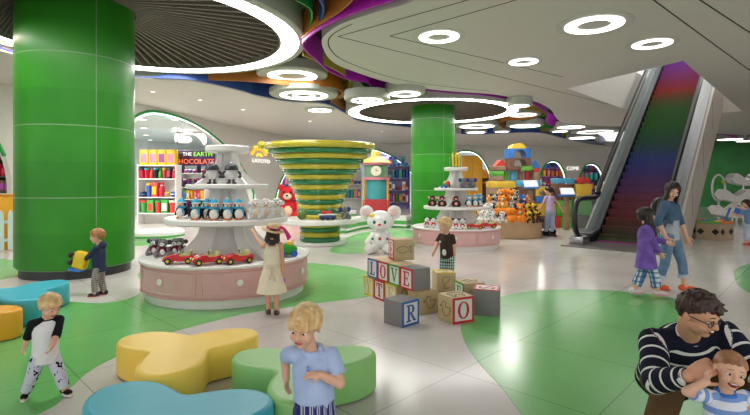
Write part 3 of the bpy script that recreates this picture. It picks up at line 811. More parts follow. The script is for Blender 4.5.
block('wooden block with a fish outline on top of the LOVE row', M_BW, by_corner(c, aa), st * 2 + .003, aa, {'front': ('animal', FISH, None), 'left': ('letter', 'E', 'red')})

# ---- escalator
RUN = math.radians(39.5); TA = math.tan(RUN); WST = 1.42
esc = thing('escalator', 'escalator with rainbow coloured steps rising through the white soffit', 'escalator', E0, -ESC_H)
# local frame: y = up the run, x = to the right, z = up
k = NB('rainbow_steps', .45)
s = k.sep(k.coord('Generated')); geo = k.n('ShaderNodeNewGeometry'); gs = k.sep(geo.outputs['Position'])
# step colours are paint: they follow the height of each step
hv = k.math('DIVIDE', gs[2], 6.6)
col = k.ramp(hv, [(0, (64, 78, 36)), (.05, (84, 54, 36)), (.11, (126, 30, 34)), (.17, (120, 26, 62)), (.22, (100, 26, 104)), (.29, (62, 34, 134)), (.35, (30, 58, 146)), (.42, (18, 82, 76)), (.52, (34, 112, 34)), (.62, (60, 116, 34)), (.68, (112, 92, 32)), (.74, (186, 44, 34)), (.81, (164, 36, 110)), (.9, (140, 34, 160)), (1, (120, 34, 170))])
w1 = k.noise(k.coord(), 40, 2)
k.base(k.mixc(.5, col, k.ramp(w1, [(.3, (20, 20, 20)), (.7, (200, 200, 200))]), 'MULTIPLY'))
M_STEP = k.m
rise = .215; run = rise / TA
NS = 31
for i in range(NS):
    y0 = .15 + i * run; z0 = i * rise
    mb = MB(); mb.box((WST / 2, y0 + run / 2 + .01, z0 + rise / 2), (WST, run + .02, rise - .004))
    ng = 36
    for g in range(ng):
        x = .02 + (WST - .04) * g / (ng - 1)
        mb.box((x, y0 - .006, z0 + rise / 2), (.018, .014, rise - .02))
    mb.build('step', M_STEP, esc)
M_STEEL = mat('brushed_steel', (176, 178, 180), .25, .9); M_BLK = mat('handrail_black', (24, 24, 26), .35); M_DKS = mat('skirt_dark', (26, 26, 29), .35, .3)
M_CLAD = mat('truss_cladding', (186, 178, 168), .5, var=.05, nscale=2)
LEN = NS * run
def slant(mb, x0, x1, pts): mb.prism([(p[0], p[1]) for p in pts], x0, x1, Matrix(((0, 0, 1, 0), (1, 0, 0, 0), (0, 1, 0, 0), (0, 0, 0, 1)))); return mb
def inc(y): return max(0.0, (y - .15)) * TA
# landing plate and comb
MB().box((WST / 2, -.75, .012), (WST + .75, 1.5, .024)).build('landing_plate', mat('landing_grey', (112, 108, 106), .35, .4), esc)
MB().box((WST / 2, .04, .035), (WST, .2, .03)).build('comb_plate', mat('comb_magenta', (150, 26, 120), .4), esc)
MB().box((WST / 2, .07, .085), (WST, .06, .07)).build('comb_riser', mat('comb_green', (50, 66, 24), .5), esc)
for sd, x0 in (('l', -.34), ('r', WST + .02)):
    xs = (x0, x0 + .32)
    mb = MB(); slant(mb, xs[0] + .2 if sd == 'l' else xs[0], xs[1] if sd == 'l' else xs[0] + .12, [(-.25, .03), (.35, .03), (LEN, inc(LEN) - .3), (LEN, inc(LEN) + .22), (.3, .26), (-.25, .2)])
    mb.build('skirt', M_DKS, esc)
    # inner and outer deck
    mb = MB(); slant(mb, xs[0], xs[1], [(-.35, .18), (.28, .27), (LEN, inc(LEN) + .23), (LEN, inc(LEN) + .30), (.25, .34), (-.35, .25)])
    mb.build('deck', mat('deck_grey', (84, 86, 88), .3, .5), esc)
    xm = x0 + .16
    gl = NB('balustrade_glass_' + sd, .06); gl.b.inputs['Base Color'].default_value = rgb((150, 178, 174)); gl.b.inputs['Alpha'].default_value = .26
    gl.b.inputs['Roughness'].default_value = .06
    mb = MB(); slant(mb, xm - .008, xm + .008, [(-.95, .45), (-.75, .2), (.28, .3), (LEN, inc(LEN) + .28), (LEN, inc(LEN) + 1.12), (.45, 1.14), (-.75, 1.14), (-.95, .9)])
    mb.build('glass_panel', gl.m, esc)
    hp = [(-.55, .16), (-.85, .22), (-1.05, .42), (-1.12, .68), (-1.05, .98), (-.9, 1.14), (-.7, 1.19), (-.2, 1.2), (.3, 1.2), (.7, 1.33), (1.2, inc(1.2) + 1.2 - .12), (LEN, inc(LEN) + 1.16)]
    pts = [V((xm, p.x, p.y)) for p in catmull(hp, 5)]
    MB().tube(pts, .068, 10).build('handrail', M_BLK, esc)
    MB().box((xm, -.78, .12), (.36, .5, .2), None, .03).build('newel_box', M_STEEL, esc)
# side trusses
for x0, nm in ((-.42, 'truss_side'), (WST + .34, 'truss_side')):
    mb = MB(); slant(mb, x0, x0 + .08, [(-.2, 0.0), (1.75, 0), (LEN, inc(LEN) - 1.65), (LEN, inc(LEN) + .26), (.28, .3), (-.2, .22)])
    o = mb.build(nm, M_CLAD, esc)
    js = MB()
    for yy in (2.0, 3.6, 5.2):
        xx = x0 + (.082 if x0 > 0 else -.002)
        js.box((xx, yy, inc(yy) - .3), (.004, .015, 1.05))
    js.build('cladding_joint', mat('joint_dark', (96, 92, 88), .7), o)
mb = MB(); slant(mb, -.34, WST + .34, [(1.75, 0.005), (1.95, 0.005), (LEN, inc(LEN) - 1.5), (LEN, inc(LEN) - 1.65)])
mb.build('truss_soffit', M_CLAD, esc)
# ================================================================== people
SKIN = mat('skin_fair', (226, 178, 150), .5, var=.03, nscale=12)
SKIN2 = mat('skin_warm', (214, 160, 128), .5, var=.03, nscale=12)
M_EYEW = mat('eye_white', (236, 232, 228), .2); M_IRIS = mat('iris_dark', (46, 34, 28), .2); M_LIP = mat('lips', (188, 96, 92), .45); M_MOUTH = mat('mouth_inside', (120, 36, 40), .6); M_TEETH = mat('teeth', (240, 236, 228), .3)
def hairmat(name, c0, c1):
    k = NB(name, .45, .4); nz = k.noise(k.coord(), 22, 2)
    k.base(k.ramp(nz, [(.3, c0), (.7, c1)])); k.bump(nz, .12, .004); return k.m
H_BLOND = hairmat('hair_blond', (204, 164, 104), (240, 210, 156)); H_BROWN = hairmat('hair_brown', (46, 31, 25), (70, 49, 39))
H_DARK = hairmat('hair_dark', (20, 14, 12), (52, 36, 30)); H_LIGHTBR = hairmat('hair_light_brown', (146, 100, 60), (186, 134, 86)); H_BABY = hairmat('hair_baby', (140, 96, 66), (186, 138, 100))
def clothmat(name, col, rough=.85, var=.07, bump=.25):
    return mat(name, col, rough, var=var, nscale=9, bump=bump, spec=.2)
def stripes_along(name, c0, c1, period, width, off=0.0):
    k = NB(name, .85, .2); at_ = k.n('ShaderNodeAttribute'); at_.attribute_name = 'along'
    f = k.math('FRACT', k.math('ADD', k.math('DIVIDE', at_.outputs['Fac'], period), 20 + off))
    k.base(k.mixc(k.math('LESS_THAN', f, width), rgb(c0), rgb(c1))); k.bump(k.noise(k.coord(), 60), .3, .004); return k.m
def plaid(name, c0, c1, c2, p):
    k = NB(name, .85, .2); s = k.sep(k.coord())
    fx = k.math('FRACT', k.math('ADD', k.math('DIVIDE', k.math('ADD', s[0], s[1]), p), 20)); fz = k.math('FRACT', k.math('ADD', k.math('DIVIDE', s[2], p), 20))
    a = k.mixc(k.math('LESS_THAN', fx, .4), rgb(c0), rgb(c1)); k.base(k.mixc(k.math('MULTIPLY', k.math('LESS_THAN', fz, .35), .7), a, rgb(c2))); return k.m
def printed(name, c0, c1, scale, thr=.32):
    k = NB(name, .85, .2); vn = k.n('ShaderNodeTexVoronoi'); vn.inputs['Scale'].default_value = scale
    m = k.n('ShaderNodeMapping'); m.inputs['Scale'].default_value = (1, 1, .8); k.l(k.coord(), m.inputs[0])
    nz = k.n('ShaderNodeTexNoise'); nz.inputs['Scale'].default_value = scale * 1.6; k.l(m.outputs[0], nz.inputs['Vector'])
    mx = k.mixc(.12, m.outputs[0], nz.outputs['Color']); k.l(mx, vn.inputs['Vector'])
    k.base(k.mixc(k.math('LESS_THAN', vn.outputs['Distance'], thr), rgb(c0), rgb(c1))); return k.m
PROP = {
 'toddler': dict(head=.208, sh=.735, hip=.40, shw=.105, hpw=.052, ua=.15, fa=.125, hand=.09, th=.19, shn=.17, ank=.042, ar=(.034, .029, .022), lr=(.056, .043, .030), rx=.098, ry=.082, nk=.036),
 'child': dict(head=.172, sh=.79, hip=.465, shw=.098, hpw=.05, ua=.165, fa=.145, hand=.09, th=.222, shn=.2, ank=.042, ar=(.027, .023, .018), lr=(.05, .036, .025), rx=.086, ry=.064, nk=.03),
 'woman': dict(head=.14, sh=.815, hip=.51, shw=.098, hpw=.05, ua=.175, fa=.148, hand=.1, th=.245, shn=.222, ank=.042, ar=(.026, .022, .016), lr=(.052, .034, .023), rx=.086, ry=.062, nk=.028),
 'man': dict(head=.126, sh=.815, hip=.51, shw=.108, hpw=.052, ua=.178, fa=.152, hand=.094, th=.245, shn=.225, ank=.042, ar=(.034, .028, .019), lr=(.052, .036, .025), rx=.105, ry=.07, nk=.034)}
def ik(a, c, l1, l2, pole):
    d = c - a; L = d.length
    if L > (l1 + l2) * .995: c = a + d.normalized() * (l1 + l2) * .995; d = c - a; L = d.length
    u = d.normalized(); x = (l1 * l1 - l2 * l2 + L * L) / (2 * L); h = math.sqrt(max(0, l1 * l1 - x * x))
    p = V(pole) - u * V(pole).dot(u)
    if p.length < 1e-4: p = V((0, 0, 1))
    return a + u * x + p.normalized() * h, c
def basis(x, y, z, o):
    return Matrix(((x.x, y.x, z.x, o.x), (x.y, y.y, z.y, o.y), (x.z, y.z, z.z, o.z), (0, 0, 0, 1)))
def hand(mb, w, d, nrm, L, curl=.5, thumb=1):
    d = d.normalized(); nrm = (nrm - d * nrm.dot(d)).normalized(); sd = d.cross(nrm)
    M = basis(d, sd, nrm, w + d * .28 * L)
    mb.ell((0, 0, 0), (.34 * L, .24 * L, .12 * L), M, 12, 8)
    for i, ln in ((-1.5, .34), (-.5, .43), (.5, .46), (1.5, .40)):
        b = w + d * .46 * L + sd * i * .125 * L
        a1 = curl * .55; a2 = curl * 1.5
        d1 = d * math.cos(a1) + nrm * math.sin(a1); d2 = d * math.cos(a2) + nrm * math.sin(a2)
        m = b + d1 * ln * .55 * L
        mb.cap(b - d * .1 * L, b, .062 * L, .062 * L, 8); mb.cap(b, m, .062 * L, .056 * L, 8); mb.cap(m, m + d2 * ln * .5 * L, .056 * L, .046 * L, 8)
    b = w + d * .12 * L + sd * thumb * .14 * L
    dt = (d * .65 + sd * thumb * .75 + nrm * .25).normalized(); m = b + dt * .26 * L
    mb.cap(b, m, .085 * L, .065 * L, 8); mb.cap(m, m + (dt * .6 + d * .6 + nrm * curl * .3).normalized() * .22 * L, .062 * L, .05 * L, 8)
def loft(mb, rings, n=28):
    """rings: (centre, X axis, Y axis, rx, ry), closed flat at both ends"""
    vs = []; fs = []
    for c, X, Y, rx, ry in rings:
        for k in range(n):
            a = 2 * PI * k / n; vs.append(c + X * rx * math.cos(a) + Y * ry * math.sin(a))
    for i in range(len(rings) - 1):
        for k in range(n): fs.append((i * n + k, i * n + (k + 1) % n, (i + 1) * n + (k + 1) % n, (i + 1) * n + k))
    fs.append(tuple(range(n - 1, -1, -1))); fs.append(tuple((len(rings) - 1) * n + k for k in range(n)))
    return mb.add(vs, fs)
def set_along(me, bones):
    n = len(me.vertices); co = np.empty(n * 3); me.vertices.foreach_get('co', co); co = co.reshape(-1, 3)
    best = np.full(n, 1e9); val = np.zeros(n)
    for p0, p1, r, o in bones:
        a = np.array(p0[:]); b = np.array(p1[:]); d = b - a; L = np.linalg.norm(d); u = d / L
        t = (co - a) @ u; tc = np.clip(t, 0, L); dist = np.linalg.norm(co - a - tc[:, None] * u, axis=1) - r
        m = dist < best; best[m] = dist[m]; val[m] = o + t[m]
    at_ = me.attributes.new('along', 'FLOAT', 'POINT'); at_.data.foreach_set('value', val.astype(np.float32))

class Person:
    def __init__(s, label, H, kind, loc, rz=0.0, lean=(0, 0), hip_off=(0, 0, 0), feet=None, knees=None, hands=None, elbows=None, head=(0, 0, 0), skin=None, hand_dir=None, curl=.5, palm=None, vox=.0055, twist=0.0, foot_yaw=(0, 0), head_off=(0, 0, 0), group=None):
        s.H, s.p, s.rz = H, PROP[kind], rz; p = s.p; s.vox = vox
        s.t = thing('person', label, 'person', (loc[0], loc[1], 0), rz)
        s.inv = Matrix.Rotation(-rz, 3, 'Z')
        s.hip = V((0, 0, p['hip'] * H)) + s.w2l(hip_off)
        ln = s.w2l((lean[0], lean[1], 0)); s.up = (V((0, 0, 1)) + ln).normalized()
        X = V((1, 0, 0)); X.rotate(Matrix.Rotation(twist, 3, 'Z'))
        s.X = (X - s.up * X.dot(s.up)).normalized(); s.Y = s.up.cross(s.X)
        s.nb = s.hip + s.up * (p['sh'] - p['hip']) * H
        s.sho = {1: s.nb + s.X * p['shw'] * H - s.up * .012 * H, -1: s.nb - s.X * p['shw'] * H - s.up * .012 * H}
        s.hj = {1: s.hip + s.X * p['hpw'] * H, -1: s.hip - s.X * p['hpw'] * H}
        s.el = {}; s.wr = {}; s.kn = {}; s.an = {}
        feet = feet or {1: (0, 0, 0), -1: (0, 0, 0)}
        s.foot_yaw = {1: foot_yaw[0], -1: foot_yaw[1]}
        for sd in (1, -1):
            ft = s.w2l(feet[sd]) if feet and sd in feet and feet[sd] is not None and V(feet[sd]).length > 1e-6 else V((sd * p['hpw'] * H * 1.2, 0, 0))
            ft = ft + V((0, 0, p['ank'] * H))
            kp = s.w2l(knees[sd]) if knees else V((sd * .1, -1, 0))
            s.kn[sd], s.an[sd] = ik(s.hj[sd], ft, p['th'] * H, p['shn'] * H, kp)
            hd = s.w2l(hands[sd]) if hands and hands.get(sd) is not None else s.sho[sd] + V((sd * .06 * H, -.03 * H, -(p['ua'] + p['fa']) * H * .97))
            ep = s.w2l(elbows[sd]) if elbows and elbows.get(sd) is not None else V((sd * .5, 1, 0))
            s.el[sd], s.wr[sd] = ik(s.sho[sd], hd, p['ua'] * H, p['fa'] * H, ep)
        hh = p['head'] * H; s.hh = hh
        yaw, pitch, roll = head
        R = Matrix.Rotation(yaw, 3, 'Z') @ Matrix.Rotation(pitch, 3, 'X') @ Matrix.Rotation(roll, 3, 'Y')
        s.hc = s.nb + s.up * (1 - p['head'] - p['sh']) * H * .9 + R @ V((0, -.06 * hh, .5 * hh)) + s.w2l(head_off)
        s.HM = T(s.hc) @ R.to_4x4() @ Matrix.Scale(hh, 4)
        s.skin = skin or SKIN
        # ---------------- one continuous body
        mb = MB(); ar, lr = p['ar'], p['lr']
        RM = basis(s.X, s.Y, s.up, V((0, 0, 0))).to_3x3()
        mb.ell(s.hip + s.up * .02 * H, (p['rx'] * H * .95, p['ry'] * H * .95, .085 * H), None, 16, 10, RM)
        mid = s.hip.lerp(s.nb, .45); mb.ell(mid, (p['rx'] * H * .9, p['ry'] * H * .92, .14 * H), None, 16, 10, RM)
        ch = s.hip.lerp(s.nb, .75); mb.ell(ch, (p['rx'] * H * .98, p['ry'] * H * .92, .10 * H), None, 16, 10, RM)
        hb = s.HM @ V((0, .12, -.25))
        mb.cap(s.nb - s.up * .03 * H, hb, p['nk'] * H * 1.05, p['nk'] * H, 14)
        for sd in (1, -1):
            mb.cap(s.nb - s.up * .015 * H, s.sho[sd], ar[0] * H * .95, ar[0] * H * 1.05, 12)
            mb.cap(s.sho[sd], s.el[sd], ar[0] * H, ar[1] * H, 12); mb.cap(s.el[sd], s.wr[sd], ar[1] * H, ar[2] * H, 12)
            mb.cap(s.hj[sd], s.kn[sd], lr[0] * H, lr[1] * H, 12); mb.cap(s.kn[sd], s.an[sd], lr[1] * H, lr[2] * H, 12)
            f = s.fdir(sd); mb.cap(s.an[sd] - V((0, 0, p['ank'] * .35 * H)), s.an[sd] + f * .085 * H - V((0, 0, p['ank'] * .55 * H)), .022 * H, .018 * H, 10)
            d = (s.wr[sd] - s.el[sd]).normalized()
            if hand_dir and hand_dir.get(sd) is not None: d = s.w2l(hand_dir[sd]).normalized()
            nm = s.w2l(palm[sd]) if palm and palm.get(sd) is not None else V((-sd * 1, -.15, 0))
            hand(mb, s.wr[sd], d, nm, p['hand'] * H * 1.08, curl, 1 if (d.cross(nm)).dot(V((0, -1, .3))) > 0 else -1)
        M = s.HM
        mb.ell((0, .05, .12), (.37, .45, .38), M, 20, 14); mb.ell((0, -.1, -.18), (.28, .30, .30), M, 18, 12); mb.ell((0, -.26, -.38), (.13, .12, .10), M, 12, 8)
        for sd in (1, -1):
            mb.ell((.16 * sd, -.25, -.17), (.13, .13, .13), M, 12, 8); mb.ell((.375 * sd, .06, -.04), (.045, .09, .13), M, 10, 8)
        mb.ell((0, -.33, .09), (.24, .09, .06), M, 12, 8)
        mb.cap(M @ V((0, -.40, .02)), M @ V((0, -.455, -.115)), .04 * hh, .06 * hh, 10)
        mb.ell((.05, -.43, -.13), (.04, .045, .035), M, 8, 6); mb.ell((-.05, -.43, -.13), (.04, .045, .035), M, 8, 6)
        s.body = link_mesh('body', remesh(mb, vox, 2), s.skin, s.t)
        ey = MB()
        for sd in (1, -1):
            e = MB(); e.cur = 0; e.ell((.145 * sd, -.335, .0), (.06, .055, .034), M, 12, 8); e.cur = 1; e.ell((.14 * sd, -.375, .0), (.034, .022, .031), M, 10, 6)
            e.build('eye', [M_EYEW, M_IRIS], s.t)
        s.lip(MB().cap(M @ V((-.085, -.385, -.265)), M @ V((0, -.415, -.275)), .022 * hh, .03 * hh, 8).cap(M @ V((.085, -.385, -.265)), M @ V((0, -.415, -.275)), .022 * hh, .03 * hh, 8))
    def lip(s, mb): s.mouth = mb.build('mouth', M_LIP, s.t)
    def smile(s, big=1.0):
        M = s.HM; hh = s.hh; bpy.data.objects.remove(s.mouth)
        o = MB().ell((0, -.375, -.262), (.115 * big, .055, .042 * big), M, 14, 8).ell((0, -.375, -.285), (.08 * big, .055, .045 * big), M, 12, 8).build('mouth', M_MOUTH, s.t)
        MB().ell((0, -.402, -.238), (.085 * big, .03, .018), M, 10, 6).build('teeth', M_TEETH, o)
    def w2l(s, v): return s.inv @ V(v)
    def fdir(s, sd):
        f = V((sd * .12, -1, 0)).normalized(); f.rotate(Matrix.Rotation(s.foot_yaw[sd], 3, 'Z')); return f
    def brows(s, m):
        M = s.HM; mb = MB()
        for sd in (1, -1): mb.cap(M @ V((.08 * sd, -.395, .15)), M @ V((.21 * sd, -.335, .13)), .013 * s.hh, .010 * s.hh, 6)
        mb.build('eyebrows', m, s.t)
    def hair(s, m, front=.30, side=-.02, back=-.30, vol=.05, length=0.0, fringe=0.0, tail=0.0, seed=1, messy=.045, vox=None, taper=.55, tousle=0):
        rnd = random.Random(seed); M = s.HM; hh = s.hh; mb = MB()
        C = V((0, .05, .12)); rad = V((.37, .45, .38))
        crown = V((.05, .30, .92)).normalized()
        mb.ell(C + V((0, .05, .05)), rad * (.97 if side > .1 else 1.0), M, 20, 14)
        nst = 110
        for k in range(nst):
            a = 2 * PI * k / nst + rnd.uniform(-.06, .06); fx, fy = math.sin(a), -math.cos(a)
            w = (1 + math.cos(a)) / 2
            hl = front * max(0, math.cos(a)) + back * max(0, -math.cos(a)) + side * (1 - abs(math.cos(a)))
            if abs(a % (2 * PI)) < .8 or abs(a % (2 * PI)) > 2 * PI - .8: hl -= fringe
            pts = []; swirl = rnd.uniform(-.10, .22); hl += rnd.uniform(-.05, .05); lift = rnd.uniform(-1, 1)
            z1 = (hl - C.z) / rad.z; z1 = max(-.95, min(.9, z1))
            e = V((fx * math.sqrt(1 - z1 * z1), fy * math.sqrt(1 - z1 * z1), z1))
            for i in range(6):
                q = crown.slerp(e, i / 5) if (crown - e).length > .05 else e
                q = q.copy(); q.rotate(Matrix.Rotation(swirl * math.sin(PI * i / 5), 3, 'Z'))
                q = q.normalized(); rr = 1.02 + vol * 1.4 + lift * messy * (.4 + .25 * i)
                pts.append(V((C.x + q.x * rad.x * rr, C.y + q.y * rad.y * rr, C.z + q.z * rad.z * rr)))
            if length and (abs(fx) > .45 or fy > 0) and fy > -.75:
                for i in range(1, 5):
                    l = pts[-1]; pts.append(V((l.x * (1.0 + .02 * i) , l.y + .015 * (1 if fy > 0 else .3), l.z - length / 4 * rnd.uniform(.85, 1.1))))
            for i in range(len(pts) - 1):
                r0 = (.055 + vol * .2) * (1 - (taper if not length else .3) * i / len(pts)) * hh; mb.cap(M @ pts[i], M @ pts[i + 1], r0, r0 * .9, 7)
        for k in range(tousle):
            a = rnd.uniform(0, 2 * PI); e = rnd.uniform(.25, 1.35)
            q = V((math.sin(a) * math.cos(e), -math.cos(a) * math.cos(e), math.sin(e)))
            b0 = V((C.x + q.x * rad.x * 1.0, C.y + q.y * rad.y * 1.0, C.z + q.z * rad.z * 1.02))
            d_ = (q * .6 + V((.5 + rnd.uniform(-.3, .3), rnd.uniform(-.7, .1), .15))).normalized() * rnd.uniform(.08, .15)
            mb.cap(M @ b0, M @ (b0 + d_ * .6), .062 * hh, .05 * hh, 7); mb.cap(M @ (b0 + d_ * .6), M @ (b0 + d_ + V((.03, 0, -.03))), .05 * hh, .028 * hh, 7)
        if tail:
            p = V((0, .52, .15))
            for i in range(5):
                q = p + V((rnd.uniform(-.03, .03), .06, -tail / 5)); mb.cap(M @ p, M @ q, (.13 - .018 * i) * hh, (.11 - .018 * i) * hh, 10); p = q
        # keep the face clear
        me = remesh(mb, vox or max(.0034, .018 * hh), 1)
        return link_mesh('hair', me, m, s.t)
    def torso_rings(s, prof):
        H, p = s.H, s.p
        return [(s.hip + (s.nb - s.hip) * u, s.X, s.Y, p['rx'] * H * a, p['ry'] * H * b) for u, a, b in prof]
    def top(s, name, m, sleeve='short', hem=-.12, loose=1.0, flare=1.0, vox=None, arms=True, cuff=.9, msleeve=None, neck=.42, full_z=None):
        H, p = s.H, s.p; mb = MB(); L = loose; ar = p['ar']
        prof = [(hem, 1.12 * L * flare, 1.18 * L * flare), (.1, 1.1 * L, 1.16 * L), (.45, 1.08 * L, 1.16 * L), (.75, 1.12 * L, 1.14 * L), (.92, .95 * L, .92 * L), (1.0, .6, .75), (1.04, neck, .6)]
        loft(mb, s.torso_rings(prof))
        bones = [(s.hip - s.up * .2 * H, s.nb, p['rx'] * H, 0.0)]
        sl = MB() if msleeve else mb
        for sd in (1, -1):
            mb.cap(s.nb - s.up * .018 * H, s.sho[sd] - s.up * .004 * H, ar[0] * H * 1.2, ar[0] * H * 1.22, 14)
            if not arms: continue
            tgt = sl if not msleeve else MB()
            r0 = ar[0] * H * 1.28 * L
            if msleeve: tgt.cap(s.nb.lerp(s.sho[sd], .35), s.sho[sd], ar[0] * H * 1.26, r0 * 1.03, 14)
            if sleeve == 'short':
                e = s.sho[sd].lerp(s.el[sd], .72); tgt.ell(s.sho[sd], (r0, r0, r0)); tgt.flat(s.sho[sd], e, r0, r0 * 1.05)
            elif sleeve == 'elbow':
                tgt.ell(s.sho[sd], (r0, r0, r0)); tgt.flat(s.sho[sd], s.el[sd], r0, ar[1] * H * 1.35); tgt.ell(s.el[sd], (ar[1] * H * 1.33,) * 3); tgt.flat(s.el[sd], s.el[sd].lerp(s.wr[sd], .25), ar[1] * H * 1.33, ar[1] * H * 1.3)
            else:
                r1 = ar[1] * H * 1.32 * L; r2 = ar[2] * H * 1.4 * L
                tgt.ell(s.sho[sd], (r0, r0, r0)); tgt.flat(s.sho[sd], s.el[sd], r0, r1); tgt.ell(s.el[sd], (r1,) * 3); tgt.flat(s.el[sd], s.el[sd].lerp(s.wr[sd], cuff), r1, r2)
            bones += [(s.sho[sd], s.el[sd], ar[0] * H, .02), (s.el[sd], s.wr[sd], ar[1] * H, .02 + p['ua'] * H)]
            if msleeve:
                sm = remesh(tgt, vox or s.vox * 1.2, 3); link_mesh('sleeve', sm, msleeve, s.t)
        me = remesh(mb, vox or s.vox * 1.2, 3); set_along(me, bones)
        return link_mesh(name, me, m, s.t)
    def bottoms(s, name, m, to=.93, loose=1.0, waist=.08, vox=None, flare=1.0):
        H, p = s.H, s.p; mb = MB(); lr = p['lr']; L = loose
        loft(mb, s.torso_rings([(-.18, .9 * L, 1.0 * L), (-.05, 1.06 * L, 1.12 * L), (waist, 1.04, 1.1)])); bones = []
        for sd in (1, -1):
            r0, r1, r2 = lr[0] * H * 1.14 * L, lr[1] * H * 1.2 * L, lr[2] * H * 1.5 * L * flare
            mb.ell(s.hj[sd], (r0, r0, r0))
            if to < .5:
                f = to / .5; mb.flat(s.hj[sd], s.hj[sd].lerp(s.kn[sd], f), r0, r0 * (1 - f) + r1 * 1.15 * f)
            else:
                f = (to - .5) / .5; mb.flat(s.hj[sd], s.kn[sd], r0, r1); mb.ell(s.kn[sd], (r1,) * 3); mb.flat(s.kn[sd], s.kn[sd].lerp(s.an[sd], f), r1, r1 * (1 - f) + r2 * f)
            bones += [(s.hj[sd], s.kn[sd], lr[0] * H, 0.0), (s.kn[sd], s.an[sd], lr[1] * H, p['th'] * H)]
        me = remesh(mb, vox or s.vox * 1.2, 3); set_along(me, bones)
        return link_mesh(name, me, m, s.t)
    def collar(s, m, r=1.25, th=.012):
        H = s.H; c = s.nb + s.up * .018 * H; R = s.p['nk'] * H * r
        pts = [c + s.X * R * math.cos(a) + s.Y * R * 1.05 * math.sin(a) - s.up * .012 * H * (1 if math.sin(a) < 0 else -.6) for a in [2 * PI * k / 24 for k in range(24)]]
        MB().tube(pts, th * H, 8, True).build('collar', m, s.t)
    def shoes(s, m, ms=None, sc=1.0, hgt=1.0):
        H, p = s.H, s.p
        for sd in (1, -1):
            f = s.fdir(sd); a = s.an[sd]; g = V((a.x, a.y, a.z - p['ank'] * H)); n = V((0, 0, 1)).cross(f)
            M = basis(n, -f, V((0, 0, 1)), g); L = .15 * H * sc; W = .032 * H * sc
            mb = MB(); mb.ell((0, -.26 * L, .2 * L * hgt), (W, .40 * L, .17 * L * hgt), M, 14, 10); mb.ell((0, .12 * L, .24 * L * hgt), (W * .88, .27 * L, .24 * L * hgt), M, 14, 10)
            sh = link_mesh('shoe', remesh(mb, max(.004, L * .03), 2), m, s.t)
            out = [(W * 1.08 * math.cos(t) * (1 if math.sin(t) < 0 else .88), (.58 if math.sin(t) < 0 else .36) * L * math.sin(t) - .12 * L) for t in [2 * PI * k / 24 for k in range(24)]]
            MB().prism(out, .001, .12 * L * hgt, M).build('sole', ms or m, sh)
    def world(s, v): return s.t.matrix_basis @ V(v) if False else (V((s.t.location.x, s.t.location.y, 0)) + Matrix.Rotation(s.rz, 3, 'Z') @ V(v))
RAD = math.radians
M_WHITEC = clothmat('cloth_white', (232, 232, 234)); M_BLKC = clothmat('cloth_black', (26, 26, 30))
M_SOLEW = mat('sole_white', (228, 226, 222), .5); M_NAVY = clothmat('cloth_navy', (52, 60, 84))

# boy beside the nearer column, seen from the side, hugging a yellow toy
bl = F(99, 295.5)
p = Person('small boy in a navy hooded top holding a yellow toy beside the green column', .95, 'toddler', bl, RAD(-82), hands={1: (-.19, -.05, .50), -1: (-.20, .07, .53)}, elbows={1: (.2, -.6, -1), -1: (.2, .6, -1)}, feet={1: (-.02, -.06, 0), -1: (.05, .05, 0)}, head=(0, RAD(8), 0), hand_dir={1: (-.6, .7, .1), -1: (-.5, -.7, .3)}, palm={1: (0, 1, 0), -1: (0, -1, 0)})
p.hair(H_LIGHTBR, seed=3); p.brows(H_LIGHTBR); p.top('hooded_top', M_NAVY, 'long'); p.bottoms('trousers', plaid('trouser_check', (150, 142, 136), (120, 112, 108), (176, 168, 160), .03)); p.shoes(mat('shoe_navy', (40, 46, 66), .5), mat('sole_red', (170, 60, 60), .5))
hd = MB(); c = p.nb + V((0, .05, .02)); hd.ell(c, (.075, .05, .055)); hd.build('hood', M_NAVY, p.t)
tm = p.world(p.wr[1].lerp(p.wr[-1], .5)); 
t = thing('yellow_toy', 'yellow toy with black round knobs hugged by the small boy', 'toy', (bl.x - .265, bl.y - .03, .385), 0, None, 1.25)
MB().box((0, 0, .10), (.15, .10, .20), Ry(.25), .03, 3).build('body', mat('toy_yellow', (240, 200, 30), .4), t)
MB().cyl((0, 0, 0), .035, .04, 18, T((-.055, -.02, .155)) @ Ry(-1.2), None, .008).cyl((0, 0, 0), .033, .04, 18, T((-.06, -.03, .075)) @ Ry(-1.4), None, .008).build('knob', mat('toy_black', (30, 28, 26), .4), t)
MB().box((-.03, 0, -.012), (.15, .11, .03), Ry(.12), .012).build('base', mat('toy_blue', (50, 120, 210), .4), t)

# girl in the straw hat reaching for a penguin
gl = F(272, 314.5); GH = 1.08
p = Person('girl in a cream dress and straw hat reaching up to the near toy display', GH, 'child', gl, RAD(192), hands={-1: (.13, .0, .50), 1: (-.36, .30, 1.06)}, elbows={1: (-.4, -.2, -1), -1: (.6, -.6, 0)}, hand_dir={1: (-.5, .8, .35)}, palm={1: (.3, .3, -1)}, feet={1: (-.045, .02, 0), -1: (.055, -.01, 0)}, head=(RAD(-5), RAD(8), RAD(-6)), skin=SKIN2)
p.hair(H_DARK, seed=5, length=.45, back=-.35, vol=.04); p.brows(H_DARK)
mb = MB(); H = GH
loft(mb, [(V((0, .01, .27)), V((1, 0, 0)), V((0, 1, 0)), .185, .15), (V((0, .005, .42)), V((1, 0, 0)), V((0, 1, 0)), .15, .12), (V((0, 0, .58)), V((1, 0, 0)), V((0, 1, 0)), .103, .083)] + p.torso_rings([(.42, 1.05, 1.12), (.62, 1.08, 1.14), (.86, 1.0, 1.02), (.93, .8, .85)]))
for sd in (1, -1): mb.cap(p.nb + p.X * sd * .055 - p.up * .05 + p.Y * .05, p.nb + p.X * sd * .06 + p.up * .012, .016, .018, 8).cap(p.nb + p.X * sd * .06 + p.up * .012, p.nb + p.X * sd * .055 - p.up * .05 - p.Y * .05, .018, .016, 8)
